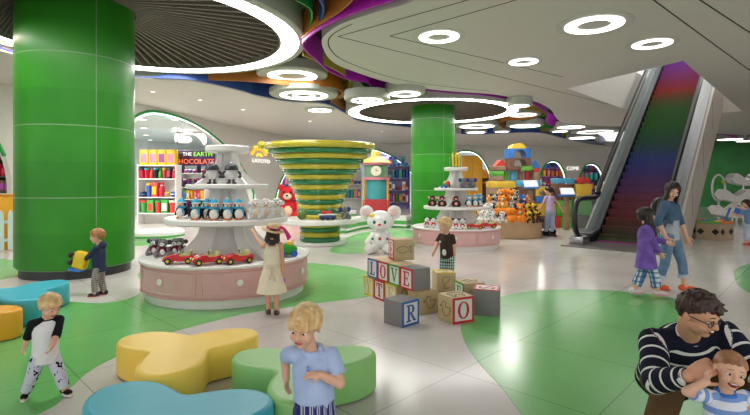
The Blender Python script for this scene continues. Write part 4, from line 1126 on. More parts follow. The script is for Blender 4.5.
dr = link_mesh('dress', remesh(mb, .0065, 2), clothmat('cloth_cream', (232, 222, 196)), p.t)
mb = MB(); wz = V((0, .085, .60))
mb.ell(wz + V((-.035, .015, 0)), (.04, .018, .022)).ell(wz + V((.035, .015, 0)), (.04, .018, .022)).cap(wz, wz + V((-.03, .035, -.16)), .012, .016).cap(wz, wz + V((.03, .035, -.14)), .012, .016); mb.build('sash_bow', clothmat('cloth_cream2', (222, 210, 184)), dr)
p.shoes(mat('sandal_brown', (92, 62, 60), .5), None, 1.0, .8)
M = p.HM @ T((0, .10, .30)) @ Rx(-.30) @ Ry(-.10)
k = NB('straw', .8); s_ = k.sep(k.coord()); wv = k.noise(k.coord(), 90, 2); k.base(k.ramp(wv, [(.3, (196, 158, 104)), (.7, (236, 208, 158))])); M_STRAW = k.m
hat = MB().lathe([(1e-4, .40), (.25, .38), (.38, .28), (.43, .02), (.74, -.03), (.76, -.045), (.74, -.06), (.43, -.01), (.40, -.01), (.36, .22), (1e-4, .33)], 40, M, cap=False).build('straw_hat', M_STRAW, p.t)
rb = MB().lathe([(.435, .03), (.448, .035), (.42, .16), (.408, .16)], 40, M, cap=False)
for q in (((.40, .12, .06), (.62, .2, -.05), (.75, .25, -.4), (.8, .22, -.85)), ((.42, .05, .08), (.66, .1, -.1), (.86, .12, -.5), (.95, .1, -.8))):
    pts = [M @ V(x) for x in q]; pts = catmull([V((-x.x + 2 * (M @ V((0, 0, 0))).x, x.y, x.z)) for x in pts], 5)
    rb.tube(pts, [.018] * len(pts), 6)
rb.build('hat_ribbon', mat('ribbon_magenta', (206, 38, 132), .4), hat)
pb = p.world(p.wr[-1] + V((0, 0, -.105)))
o = MB().ell((0, 0, 0), (.035, .03, .055), None, 16, 10).build('toy_egg', mat('toy_violet', (184, 96, 214), .35)); o.location = pb; tag(o, 'small violet toy in the hand of the girl in the straw hat', 'toy')

# boy in the raglan top
rl = F(46, 397)
p = Person('boy in a white top with black sleeves and printed trousers by the pouffes', .80, 'toddler', rl, RAD(48), feet={-1: (-.135, -.03, 0), 1: (.125, .03, 0)}, hands={-1: (-.17, -.01, .335), 1: (.115, -.11, .40)}, elbows={-1: (-.6, .8, 0), 1: (.4, 1, 0)}, head=(RAD(18), RAD(26), 0), foot_yaw=(RAD(10), RAD(-15)), hip_off=(-.005, 0, -.012), lean=(.05, -.04), vox=.0048, curl=.9)
p.hair(H_BLOND, seed=8, side=.02, tousle=30); p.brows(H_LIGHTBR); p.top('raglan_top', M_WHITEC, 'elbow', msleeve=M_BLKC, hem=-.16); p.bottoms('printed_trousers', printed('bird_print', (206, 206, 224), (24, 24, 30), 19, .36), loose=1.05); p.shoes(M_BLKC, M_SOLEW)
p.collar(M_BLKC, 1.2, .010)

# boy in the polo shirt, nearest, cut by the bottom edge
pl = V((-.32, 2.52, 0))
p = Person('blond boy in a pale blue polo shirt hurrying past the green pouffe', .965, 'toddler', pl, RAD(-8), lean=(-.03, -.06), hands={1: (.045, -.13, .635), -1: (-.17, .10, .52)}, elbows={1: (1, .8, -.2), -1: (-.6, 1, 0)}, feet={1: (.05, -.10, 0), -1: (-.05, .13, 0)}, head=(RAD(-8), RAD(14), RAD(4)), palm={1: (-.3, .4, -.8)}, hand_dir={1: (-.9, -.3, .15)}, curl=.6, vox=.0048, head_off=(-.03, -.01, .01))
p.hair(H_BLOND, seed=12, front=.26, fringe=.10, side=-.04, vol=.035, messy=.055, tousle=14); p.brows(H_LIGHTBR)
M_POLO = clothmat('cloth_pale_blue', (176, 196, 232)); p.top('polo_shirt', M_POLO, 'short', hem=.26, loose=1.06); p.collar(M_POLO, 1.3, .016)
MB().box(tuple(p.hip.lerp(p.nb, .8) - p.Y * .098), (.012, .008, .07), None, .003).build('placket', clothmat('cloth_blue_trim', (120, 150, 208)), p.t)
k = NB('seersucker', .85, .2); s_ = k.sep(k.coord()); f = k.math('FRACT', k.math('ADD', k.math('DIVIDE', k.math('ADD', s_[0], k.math('MULTIPLY', s_[1], .7)), .042), 20))
k.base(k.ramp(f, [(0, (44, 52, 104)), (.35, (176, 182, 214)), (.55, (44, 52, 104)), (.7, (208, 210, 228)), (.8, (60, 70, 124))], 'CONSTANT'))
p.bottoms('striped_shorts', k.m, to=.46, loose=1.12, waist=.4); p.shoes(mat('shoe_blue', (60, 80, 140), .5), M_SOLEW)

# boy in the brown polo behind the blocks
ql = V((1.13, 7.42, 0))
p = Person('boy in a dark brown polo shirt and teal checked shorts behind the letter blocks', 1.06, 'toddler', ql, RAD(-48), hands={-1: (-.25, -.06, .46), 1: (.11, -.05, .42)}, elbows={-1: (-.3, 1, 0), 1: (.6, .8, 0)}, feet={-1: (-.07, -.02, 0), 1: (.07, .03, 0)}, head=(RAD(-18), RAD(6), 0), lean=(-.04, 0))
p.hair(H_BLOND, seed=15, side=.0, tousle=30); p.brows(H_BLOND); p.smile(.9); p.top('polo_shirt', clothmat('cloth_brown', (66, 50, 46)), 'short', hem=-.15); p.collar(clothmat('cloth_brown_d', (52, 40, 38)), 1.3, .013)
cc = p.hip.lerp(p.nb, .30) - p.Y * p.p['ry'] * 1.06 * 1.22; MB().ell(cc + p.X * .03, (.042, .012, .05)).build('emblem', mat('emblem_white', (214, 222, 220), .7), p.t)
cc = p.hip.lerp(p.nb, .75) - p.Y * p.p['ry'] * 1.06 * 1.17; MB().box(tuple(cc - p.X * .05), (.03, .012, .03)).build('badge', mat('badge_white', (220, 224, 224), .7), p.t)
p.bottoms('checked_shorts', plaid('teal_check', (80, 156, 160), (214, 226, 222), (40, 52, 60), .045), to=.55, loose=1.1); p.shoes(M_BLKC, M_SOLEW)

# mother and daughter
ml = F(670, 291.5)
p = Person('woman in a denim jacket and rolled jeans walking in front of the escalator', 1.63, 'woman', ml, RAD(38), feet={-1: (-.13, .10, 0), 1: (.20, -.04, 0)}, hands={-1: (-.19, -.22, .82), 1: (.26, .02, .80)}, elbows={-1: (-.9, .2, -.2), 1: (.6, .9, 0)}, head=(RAD(-48), RAD(14), RAD(12)), foot_yaw=(RAD(35), RAD(35)), skin=SKIN, vox=.0065, lean=(-.035, -.03), hip_off=(0, 0, -.01), curl=.7)
p.hair(H_DARK, seed=20, length=1.15, side=-.15, back=-.4, front=.30, vol=.06); p.brows(H_DARK); p.smile(.9)
M_DEN = clothmat('denim', (74, 100, 126), var=.2); M_JEAN = clothmat('jeans', (104, 132, 160), var=.18); M_GREYT = clothmat('cloth_grey', (176, 182, 192))
p.top('grey_top', M_GREYT, 'short', hem=-.1, arms=False); p.top('denim_jacket', M_DEN, 'elbow', hem=.5, loose=1.12)
p.bottoms('rolled_jeans', M_JEAN, to=.78, loose=1.0)
for sd in (1, -1):
    a = p.kn[sd].lerp(p.an[sd], .50); b = p.kn[sd].lerp(p.an[sd], .64); MB().flat(a, b, .078, .08).build('turn_up', clothmat('denim_pale', (188, 198, 208)), p.t)
p.shoes(mat('shoe_orange', (222, 92, 34), .45), mat('sole_orange', (196, 84, 40), .5), 1.0, .85)
dl = F(646, 297)
p = Person('girl in a purple coat and checked trousers holding the woman\'s hand', 1.25, 'child', dl, RAD(62), feet={1: (-.16, .03, .03), -1: (.15, -.04, 0)}, hands={1: (.33, .07, .76), -1: (.17, -.12, .56)}, elbows={1: (-.2, .6, -1), -1: (-.5, -.6, -.5)}, head=(RAD(10), RAD(-4), 0), foot_yaw=(RAD(20), RAD(20)), skin=SKIN)
p.hair(H_DARK, seed=24, length=.5, side=-.1, back=-.4, fringe=.1, vol=.06); p.brows(H_DARK)
p.top('white_top', M_WHITEC, 'short', hem=-.05, arms=False); p.top('purple_coat', clothmat('cloth_purple', (118, 88, 172), var=.3), 'long', hem=-.42, loose=1.2, flare=1.28, cuff=.95)
p.bottoms('checked_trousers', plaid('blue_check', (92, 124, 170), (206, 218, 230), (60, 88, 140), .07), to=.84, loose=1.18, flare=1.35); p.shoes(mat('shoe_pale_pink', (226, 208, 214), .5), mat('sole_pink', (214, 150, 170), .5))

# skater
kl = F(550, 236.5)
p = Person('girl in a lilac vest and pale trousers gliding on black skates near the plush bin', 1.44, 'child', kl, RAD(205), feet={1: (-.08, .05, .07), -1: (.09, -.05, .07)}, hands={1: (-.34, .05, .72), -1: (.36, .0, .80)}, elbows={1: (-.3, -.2, -1), -1: (.4, -.6, -.3)}, head=(RAD(28), RAD(4), 0), vox=.009, lean=(-.03, .05), hip_off=(0, -.01, .06), skin=SKIN2, curl=.25)
p.hair(H_DARK, seed=30, vol=.03, tail=.9, vox=.012); p.brows(H_DARK); p.top('vest', clothmat('cloth_lilac', (206, 180, 222)), 'short', hem=.02, arms=False)
p.bottoms('loose_trousers', clothmat('cloth_pale_blue_grey', (158, 172, 200)), to=.97, loose=1.15, flare=1.2); 
for sd in (1, -1):
    f = p.fdir(sd); a = p.an[sd]; g = V((a.x, a.y, 0)); n = V((0, 0, 1)).cross(f); M = basis(n, -f, V((0, 0, 1)), g)
    mb = MB(); mb.ell((0, -.06, .12), (.045, .13, .045), M).ell((0, .03, .15), (.045, .07, .08), M); sk = link_mesh('skate', remesh(mb, .008, 2), M_BLKC, p.t)
    for y in (-.14, -.05, .04, .12): MB().cyl((0, 0, -.012), .036, .024, 16, M @ T((0, y - .03, .037)) @ Ry(PI / 2)).build('wheel', mat('skate_wheel', (40, 40, 44), .4), sk)
    MB().box((0, -.04, .07), (.03, .32, .03), M).build('frame', mat('skate_frame', (60, 60, 66), .4), sk)

# child at the far right edge
el = F(747, 245)
p = Person('child in a blue top reaching out towards the hexagonal toy box', 1.2, 'child', el, RAD(-80), feet={1: (-.07, -.05, 0), -1: (.10, .05, 0)}, hands={1: (-.36, -.08, 1.0), -1: (-.25, .1, .8)}, elbows={1: (0, 0, -1), -1: (.2, 0, -1)}, head=(0, RAD(10), 0), vox=.008, lean=(-.18, 0), hip_off=(.08, 0, -.02), curl=.3)
p.hair(H_DARK, seed=33, length=.3, vox=.012); p.brows(H_DARK); p.top('blue_top', clothmat('cloth_sky', (112, 150, 196)), 'short', hem=-.15); p.bottoms('pale_trousers', clothmat('cloth_pale', (190, 204, 222)), to=.85, loose=1.2); p.shoes(mat('sandal_red', (196, 96, 84), .5))

# man squatting with the baby
dd = V((1.95, 3.08, 0))
def rel(x, y, z): return (x - dd.x, y - dd.y, z)
p = Person('man in a navy jumper with white stripes and glasses squatting at the front', 1.78, 'man', dd, 0, lean=(-.33, -.98), hip_off=(.0, .05, -.575), feet={-1: (-.42, -.42, 0), 1: (.14, -.30, 0)}, knees={-1: (-.15, -1, .9), 1: (.4, -1, .8)}, hands={-1: rel(1.525, 2.31, .66), 1: rel(1.86, 2.27, .56)}, elbows={-1: (-.6, .0, -1), 1: (1, .2, -.5)}, hand_dir={-1: (.75, -.2, .5), 1: (-.75, -.4, -.35)}, palm={-1: (.3, .75, -.6), 1: (-.2, .9, 0)}, head=(RAD(28), RAD(20), RAD(-4)), curl=.85, vox=.006, skin=SKIN2, head_off=(-.03, -.02, .0))
p.hair(H_BROWN, seed=41, front=.36, side=.10, back=-.28, vol=.03, messy=.05, taper=.95, tousle=110); p.brows(H_BROWN); p.smile(.7)
p.top('striped_jumper', stripes_along('navy_stripe', (22, 26, 44), (226, 226, 222), .082, .19, .35), 'long', hem=-.05, loose=1.04, cuff=.93); p.collar(mat('collar_white', (214, 214, 212), .8), 1.08, .006)
p.bottoms('brown_trousers', clothmat('cloth_brown_cord', (98, 74, 48), var=.12), to=.95, loose=1.1); p.shoes(mat('shoe_brown', (70, 48, 36), .5), mat('sole_dark', (40, 36, 34), .6))
M = p.HM; g = MB()
for sd in (1, -1):
    pts = [M @ V((.16 * sd + .115 * math.cos(a), -.415 + .03 * abs(math.cos(a)), -.0 + .085 * math.sin(a))) for a in [2 * PI * k / 16 for k in range(16)]]
    g.tube(pts, .012 * p.hh, 6, True); g.tube([M @ V((.275 * sd, -.39, .02)), M @ V((.37 * sd, -.15, .03)), M @ V((.40 * sd, .06, .02))], .012 * p.hh, 6)
g.tube([M @ V((-.05, -.44, .02)), M @ V((.05, -.44, .02))], .012 * p.hh, 6); g.build('glasses', mat('glasses_dark', (30, 28, 30), .3), p.t)
a = p.el[-1].lerp(p.wr[-1], .96); d = (p.wr[-1] - p.el[-1]).normalized(); q = V((0, 0, 1)).rotation_difference(d).to_matrix().to_4x4()
wt = MB().lathe([(.038, -.012), (.042, -.011), (.042, .011), (.038, .012)], 24, T(a) @ q, cap=False).build('watch', mat('watch_steel', (180, 180, 184), .25, .9), p.t)
fd = (V((-.15, -1, .35)) - d * V((-.15, -1, .35)).dot(d)).normalized(); q2 = V((0, 0, 1)).rotation_difference(fd).to_matrix().to_4x4()
MB().cyl((0, 0, 0), .021, .009, 24, T(a + fd * .04) @ q2, None, .002).build('watch_face', mat('watch_face', (226, 226, 224), .2), wt)
bb = V((1.675, 2.27, 0))
p = Person('laughing baby in a blue and white striped T-shirt standing before the man', .80, 'toddler', bb, RAD(-6), hands={-1: (-.115, -.035, .665), 1: (.10, -.10, .45)}, elbows={-1: (-1, .2, -.6), 1: (.6, .6, 0)}, head=(RAD(-12), RAD(2), RAD(10)), vox=.0046, curl=.9, hand_dir={-1: (.1, .2, 1)}, feet={1: (.05, 0, 0), -1: (-.05, 0, 0)})
p.hair(H_BABY, seed=50, front=.34, side=.12, back=-.2, vol=.0, messy=.008); p.brows(H_BABY); p.smile(1.25)
p.top('striped_tee', stripes_along('baby_stripe', (222, 228, 240), (122, 158, 212), .062, .45, .3), 'short', hem=-.25, loose=1.06); p.collar(clothmat('cloth_blue_col', (66, 116, 196)), 1.25, .013)
cc = p.hip.lerp(p.nb, .62) - p.Y * .0785 + p.X * .04; MB().box(tuple(cc), (.05, .014, .055), None, .005).build('pocket', clothmat('cloth_slate', (92, 104, 126)), p.t)
p.bottoms('baby_trousers', clothmat('cloth_blue_pale', (170, 190, 222)), to=.9); p.shoes(M_WHITEC, M_SOLEW)
# ================================================================== toys
def pm(name, col, rough=.8, bump=.2): return mat(name, col, rough, var=.06, nscale=14, bump=bump, spec=.25)
PL_BLK = pm('plush_black', (28, 28, 32)); PL_WHT = pm('plush_white', (232, 230, 226)); PL_ORG = pm('plush_orange', (226, 130, 40)); PL_BRN = pm('plush_brown', (70, 44, 34)); PL_GRY = pm('plush_grey', (128, 126, 128))
PL_RED = pm('plush_red', (196, 36, 44)); PL_PNK = pm('plush_pink', (232, 170, 168)); PL_BLU = pm('plush_blue', (60, 170, 210)); PL_CRM = pm('plush_cream', (226, 202, 168)); PL_GRN = pm('plush_green', (70, 160, 70)); PL_YEL = pm('plush_yellow', (232, 190, 60)); PL_DRED = pm('plush_dark_red', (120, 26, 48)); PL_NAV = pm('plush_navy', (44, 70, 130))
T_RED = mat('toy_red', (206, 24, 28), .25, coat=.4); T_BLACK = mat('tyre_black', (26, 26, 28), .6); T_YEL = mat('hub_yellow', (220, 206, 60), .4); T_CREAM = mat('seat_cream', (214, 206, 140), .5); T_LAMP = mat('headlamp', (240, 226, 150), .2)
def eyes(mb, y, z, dx, r, M=None):
    for sd in (1, -1): mb.ell((dx * sd, y, z), (r, r * .7, r), M, 8, 6)
    return mb
def penguin():
    t = thing('penguin_plush', '', 'plush toy')
    MB().lathe([(1e-4, .012), (.06, .015), (.082, .06), (.078, .11), (.06, .16), (.056, .19), (.058, .215), (.045, .245), (1e-4, .262)], 20, None, False, 1.0, .85).build('body', PL_BLK, t)
    MB().ell((0, -.03, .082), (.066, .06, .078)).ell((0, -.028, .205), (.046, .034, .034)).build('belly', PL_WHT, t)
    MB().lathe([(.024, 0), (1e-4, .05)], 10, T((0, -.048, .2)) @ Rx(PI / 2)).build('beak', PL_ORG, t)
    eyes(MB(), -.052, .222, .018, .009).build('eyes', PL_BLK, t)
    sc = MB().lathe([(.066, .155), (.072, .165), (.068, .182), (.055, .186)], 20, None, False, 1, .9); sc.box((.03, -.066, .12), (.028, .012, .075), Ry(.15)); sc.build('scarf', PL_BLU, t)
    MB().lathe([(.058, .228), (.062, .236), (.05, .27), (.02, .292), (1e-4, .295)], 20, None, False, 1, .95).build('hat', PL_BLU, t)
    MB().ell((0, 0, .3), (.018, .018, .018), None, 10, 6).lathe([(.06, .226), (.066, .233), (.06, .243)], 20, None, False, 1, .95).build('pompom', PL_WHT, t)
    for sd in (1, -1):
        MB().ell((.082 * sd, 0, .105), (.014, .034, .068), None, 10, 8, Matrix.Rotation(-.3 * sd, 3, 'Y')).build('flipper', PL_BLK, t)
        MB().ell((.035 * sd, -.05, .013), (.03, .045, .013), None, 10, 6).build('foot', PL_ORG, t)
    return t
def plush(name, cb, ch=None, cl=None, cm=None, ce=None, ear='round', fluffy=False, spots=None):
    """a sitting plush: body, belly, head, muzzle, ears, arms, legs"""
    ch = ch or cb; cl = cl or cb; cm = cm or PL_CRM; ce = ce or ch
    t = thing(name, '', 'plush toy')
    MB().ell((0, 0, .085), (.075, .065, .085)).build('body', cb, t)
    MB().ell((0, -.025, .08), (.05, .046, .06)).build('belly', cm, t)
    h = MB().ell((0, -.012, .215), (.072, .066, .064))
    if fluffy:
        rnd = random.Random(3)
        for _ in range(36):
            a, b = rnd.uniform(0, 2 * PI), rnd.uniform(-.4, 1.4)
            if math.sin(a) * math.cos(b) < -.45 and b < .7: continue
            h.ell((.072 * math.cos(a) * math.cos(b), -.012 + .066 * math.sin(a) * math.cos(b), .215 + .066 * math.sin(b)), (.026, .026, .024), None, 8, 6)
    h.build('head', ch, t)
    MB().ell((0, -.064, .198), (.036, .032, .028), None, 12, 8).build('muzzle', cm, t)
    MB().ell((0, -.094, .206), (.011, .008, .008), None, 8, 6).build('nose', PL_BLK, t)
    eyes(MB(), -.07, .232, .028, .010).build('eyes', PL_BLK, t)
    for sd in (1, -1):
        if ear == 'round': e = MB().ell((.06 * sd, 0, .268), (.03, .014, .03), None, 12, 8)
        elif ear == 'side': e = MB().ell((.088 * sd, 0, .22), (.036, .016, .036), None, 12, 8)
        elif ear == 'big': e = MB().ell((.098 * sd, .005, .215), (.055, .014, .058), None, 12, 8)
        elif ear == 'long': e = MB().ell((.08 * sd, 0, .20), (.018, .026, .055), None, 12, 8)
        else: e = MB().lathe([(.025, 0), (1e-4, .055)], 8, T((.045 * sd, 0, .262)) @ Ry(.35 * sd))
        e.build('ear', ce, t)
        MB().cap((.07 * sd, -.01, .135), (.098 * sd, -.05, .06), .024, .026, 10).build('arm', cl, t)
        MB().cap((.045 * sd, -.03, .034), (.075 * sd, -.115, .034), .032, .030, 10).ell((.078 * sd, -.132, .045), (.028, .02, .038), None, 10, 6).build('leg', cl, t)
    return t
def robot():
    t = thing('robot_toy', '', 'toy figure')
    MB().lathe([(1e-4, .07), (.05, .075), (.09, .12), (.10, .17), (.085, .23), (.05, .26), (1e-4, .265)], 24).build('body', mat('robot_white', (222, 222, 222), .3), t)
    MB().lathe([(.104, .222), (.112, .23), (.098, .285), (.06, .318), (1e-4, .328)], 24, None, False).lathe([(.10, .222), (.06, .21), (.05, .21)], 24, None, False).build('helmet', mat('robot_dark', (52, 54, 60), .35), t)
    MB().ell((0, 0, .33), (.028, .028, .02)).build('crest', mat('robot_white', (0, 0, 0)), t)
    for sd in (1, -1):
        MB().tube(catmull([(.09 * sd, 0, .20), (.125 * sd, -.01, .18), (.135 * sd, -.03, .14), (.13 * sd, -.05, .12)], 5), .02, 10).ell((.128 * sd, -.055, .115), (.03, .028, .026)).build('arm', mat('robot_dark', (0, 0, 0)), t)
        MB().cap((.03 * sd, 0, .08), (.034 * sd, 0, .03), .02, .02).ell((.045 * sd, -.02, .016), (.04, .045, .016)).build('leg', mat('robot_dark', (0, 0, 0)), t)
    return t
def pedal_car():
    t = thing('pedal_car', '', 'toy car')
    mb = MB()
    pr = [(-.20, .035), (-.20, .075), (-.185, .10), (-.10, .125), (-.02, .13), (.0, .105), (.12, .105), (.135, .12), (.195, .115), (.20, .04)]
    M = Matrix(((1, 0, 0, 0), (0, 0, -1, 0), (0, 1, 0, 0), (0, 0, 0, 1)))
    mb.prism(pr, -.09, .09, M)
    b = mb.build('body', T_RED, t); bv = b.modifiers.new('b', 'BEVEL'); bv.width = .014; bv.segments = 3; bv.limit_method = 'ANGLE'
    for x in (-.13, .125):
        for sd in (1, -1):
            f = MB().ell((x, .085 * sd, .065), (.062, .022, .05), None, 14, 8).build('mudguard', T_RED, t)
            w = MB().cyl((0, 0, -.018), .044, .036, 20, T((x, .095 * sd, .045)) @ Rx(PI / 2), None, .008).build('wheel', T_BLACK, t)
            MB().cyl((0, 0, -.021), .02, .042, 14, T((x, .095 * sd, .045)) @ Rx(PI / 2)).build('hub', T_YEL, w)
    MB().box((.10, 0, .15), (.035, .14, .09), Ry(.2), .012).box((.05, 0, .115), (.1, .14, .03), None, .01).build('seat', T_CREAM, t)
    MB().box((-.03, 0, .165), (.008, .15, .06), Ry(.35), .003).build('windscreen', mat('windscreen', (190, 196, 150), .2), t)
    MB().tube([(.02 + .02 * math.cos(a) * .4, .035 * math.cos(a), .15 + .03 * math.sin(a)) for a in [2 * PI * k / 16 for k in range(16)]], .006, 6, True).build('steering_wheel', T_BLACK, t)
    for sd in (1, -1): MB().ell((-.188, .055 * sd, .085), (.016, .02, .02), None, 10, 6).build('headlamp', T_LAMP, t)
    MB().box((-.2, 0, .045), (.016, .17, .022), None, .006).build('bumper', M_STEEL, t)
    return t
def on(disp_c, sc, a_px, r, h):            # point on a display at picture angle; a_px: angle where -90 faces the camera
    a = math.radians(a_px); return (disp_c.x + r * sc * math.cos(a), disp_c.y + r * sc * math.sin(a), h * sc + .002)
def on_px(c, sc, px, r, h, front=True):    # point at radius r on a shelf whose picture column is px
    best = None
    for k in range(720):
        a = 2 * PI * k / 720; p = (c.x + r * sc * math.cos(a), c.y + r * sc * math.sin(a))
        e = abs(375 + FPX * p[0] / p[1] - px)
        if front != (p[1] < c.y): continue
        if best is None or e < best[0]: best = (e, p)
    return (best[1][0], best[1][1], h * sc + .002)
def face_cam(p, extra=0.0): return math.atan2(-p[0], p[1]) * 1.0 + extra
# penguins
pg = penguin(); G1 = 'penguin plush toys in blue scarves'
for i, (px, r, fr, ex) in enumerate([(182, .66, True, -.5), (196, .70, True, -.2), (207, .56, True, .2), (214, .72, True, 0), (227, .70, True, .15), (238.5, .70, True, .25)]):
    p_ = on_px(D1, 1, px, r, 1.10, fr)
    place(pg, USED, p_, face_cam(p_, ex), label='%s penguin plush from the left on the middle shelf of the near display' % ORD[i], group=G1, sc=.96)
for i, (px, r, ex) in enumerate([(469, .62, 0), (475, .66, .2), (480.5, .70, -.2), (486, .6, .1)]):
    p_ = on_px(D2, S2c, px, r, 1.10); place(pg, USED, p_, face_cam(p_, ex), label='%s penguin plush from the left on the middle shelf of the farther display' % ORD[i], group=G1, sc=.98)
# lambs
lb = plush('lamb_plush', PL_WHT, PL_WHT, PL_WHT, PL_CRM, PL_WHT, 'side', True)
for i, (px, r) in enumerate([(256, .74), (266, .72), (277, .76)]):
    p_ = on_px(D1, 1, px, r, 1.10); place(lb, USED, p_, face_cam(p_, .2 * (i - 1)), label='%s white fluffy lamb plush from the left on the near display' % ORD[i], group='white lamb plush toys', sc=.92)
# robots
rb = robot()
for i, px in enumerate((212, 231.5)):
    p_ = on_px(D1, 1, px, .42, 1.585); place(rb, USED, p_, face_cam(p_), label='%s white round robot toy with a dark helmet on the upper shelf' % ('left-hand', 'right-hand')[i], group='helmeted robot toys', sc=.88)
# pedal cars
pc = pedal_car(); G = 'red pedal cars on the displays'
for i, (px, r, ang, lab) in enumerate([(180, .98, -.15, 'red toy car at the left end of the car row on the near display'), (207, 1.0, .25, 'red toy car in the middle of the car row on the near display'), (237, 1.0, .35, 'red toy car nearest the girl in the straw hat')]):
    p_ = on_px(D1, 1, px, r, .552); place(pc, USED, p_, face_cam(p_, ang + (0 if i != 0 else -.1)), label=lab, group=G, sc=.98)
for i, (px, ang) in enumerate([(474.5, .1), (488, .2)]):
    p_ = on_px(D2, S2c, px, 1.0, .552); place(pc, USED, p_, face_cam(p_, ang), label='%s small red toy car on the farther display counter' % ('left-hand', 'right-hand')[i], group=G, sc=1.0)
# grey mice in dark red
mp = plush('koala_plush', PL_DRED, PL_GRY, PL_GRY, PL_WHT, pm('plush_dark_grey', (70, 68, 72)), 'side')
for i, (px, r, h) in enumerate([(155, 1.02, .552), (161, .88, .552), (167, .72, .552), (175, .66, .552)]):
    p_ = on_px(D1, 1, px, r, h); place(mp, USED, p_, face_cam(p_, -.3), label='%s grey koala plush in dark red from the left on the near counter' % ORD[i], group='grey koala plush toys', sc=.92)
# bright toys behind the girl
bug = thing('bug_car', '', 'toy car')
MB().ell((0, 0, .09), (.13, .075, .075)).build('body', pm('bug_green', (60, 170, 60), .4, 0), bug)
MB().ell((-.09, 0, .12), (.06, .062, .062)).build('head', T_RED, bug)
MB().ell((.03, 0, .145), (.05, .05, .04)).build('shell', mat('bug_yellow', (240, 190, 40), .4), bug)
for x in (-.075, .075):
    for sd in (1, -1): MB().cyl((0, 0, -.015), .04, .03, 16, T((x, .075 * sd, .04)) @ Rx(PI / 2)).build('wheel', mat('bug_blue', (40, 90, 190), .4), bug)
for i, (dc, sc, px, r, h, lab) in enumerate([(D1, 1, 287, 1.0, .552, 'green and red toy bug on wheels behind the girl in the dress'), (D1, 1, 294, .92, .552, 'green and red toy bug at the right end of the near counter'), (D2, S2c, 446, .42, 1.585, 'green and red toy bug on the upper shelf of the farther display')]):
    p_ = on_px(dc, sc, px, r, h); place(bug, USED, p_, face_cam(p_, .2 + i), label=lab, group='toy bugs on wheels', sc=.95 + .2 * (i == 0))
# farther display: elephants, monkeys, pandas, pencil cup
ep = plush('elephant_plush', PL_GRY, PL_GRY, PL_GRY, PL_GRY, PL_NAV, 'big')
for i, px in enumerate((464, 471.5)):
    p_ = on_px(D2, S2c, px, .46, 1.585); place(ep, USED, p_, face_cam(p_), label='%s grey elephant plush on the upper shelf of the farther display' % ('left-hand', 'right-hand')[i], group='grey elephant plush toys', sc=.9)
mk = plush('monkey_plush', PL_BRN, PL_BRN, PL_BRN, PL_PNK, PL_PNK, 'side')
for i, px in enumerate((432.5, 442, 456)):
    p_ = on_px(D2, S2c, px, .70, 1.10); place(mk, USED, p_, face_cam(p_, .1 * (i - 1)), label='%s brown monkey plush from the left on the farther display' % ORD[i], group='brown monkey plush toys', sc=.95)
pn = plush('doll_plush', PL_RED, PL_WHT, PL_WHT, PL_WHT, PL_BLK, 'round')
for i, px in enumerate((427, 433.5, 450, 456, 462.5)):
    p_ = on_px(D2, S2c, px, .98, .552); place(pn, USED, p_, face_cam(p_), label='%s white bear plush in red from the left on the farther counter' % ORD[i], group='white bear plush toys in red', sc=.85)
cu = thing('pencil_cup', 'green cup of fat yellow pencils on top of the farther display', 'pencil cup', (D2.x - .02, D2.y, 2.15 * S2c))
MB().box((0, 0, .13), (.26, .18, .26), None, .015).build('cup', mat('cup_green', (30, 120, 60), .4), cu)
for x in (-.07, .01, .085): MB().cyl((x, -.10, .02), .03, .30, 12).lathe([(.03, .32), (.006, .39), (1e-4, .395)], 12, T((x, -.10, 0))).build('pencil', mat('pencil_yellow', (236, 206, 40), .4), cu)

# ---- the plush pile in the wooden bin
zebra = NB('zebra_stripe', .8, .2); s_ = zebra.sep(zebra.coord()); wv = zebra.n('ShaderNodeTexWave'); wv.inputs['Scale'].default_value = 14; wv.inputs['Distortion'].default_value = 3; zebra.l(zebra.coord(), wv.inputs[0])
zebra.base(zebra.ramp(wv.outputs['Fac'], [(.45, (30, 30, 34)), (.55, (228, 226, 222))]))
dalm = printed('dalmatian_spots', (232, 230, 226), (26, 26, 30), 26, .36)
KINDS = {'bear': (plush('bear_plush', PL_ORG, PL_ORG, PL_ORG, PL_CRM), 'orange bear plush'),
 'tiger': (plush('tiger_plush', pm('plush_amber', (224, 150, 54)), None, None, PL_WHT, PL_BLK, 'point'), 'amber tiger plush'),
 'zebra': (plush('zebra_plush', zebra.m, zebra.m, zebra.m, PL_BLK, PL_BLK, 'point'), 'striped zebra plush'),
 'dog': (plush('dog_plush', dalm, dalm, dalm, PL_WHT, PL_BLK, 'long'), 'spotted dog plush'),
 'blue': (plush('hippo_plush', PL_NAV, pm('plush_midblue', (50, 96, 176)), None, PL_WHT), 'blue hippo plush'),
 'bee': (plush('bee_plush', PL_YEL, PL_YEL, PL_BRN, PL_BRN, PL_BRN), 'yellow bee plush'),
 'pumpkin': (None, None)}
pk = thing('pumpkin_plush', '', 'plush toy')
for k in range(7): MB().ell((.07 * math.cos(2 * PI * k / 7), .07 * math.sin(2 * PI * k / 7), .10), (.075, .075, .10), None, 12, 8).build('segment', PL_ORG, pk)
MB().cap((0, 0, .18), (.02, 0, .24), .02, .014).build('stalk', PL_GRN, pk)
KINDS['pumpkin'] = (pk, 'orange pumpkin plush')
GP = 'plush animals piled in the wooden bin'
rnd = random.Random(5); cnt = {}
mound = MB().lathe([(.84, .30), (.80, .42), (.62, .62), (.40, .84), (.18, 1.0), (1e-4, 1.02)], 40).build('pile_core', mat('bin_insert', (120, 84, 50), .8), None)
mound.parent = bin_thing; mound.name = 'heap_insert'
rows = [('bottom', .84, .46, 20, 1.25), ('second', .72, .66, 16, 1.3), ('third', .52, .88, 11, 1.35), ('top', .22, 1.06, 5, 1.35)]
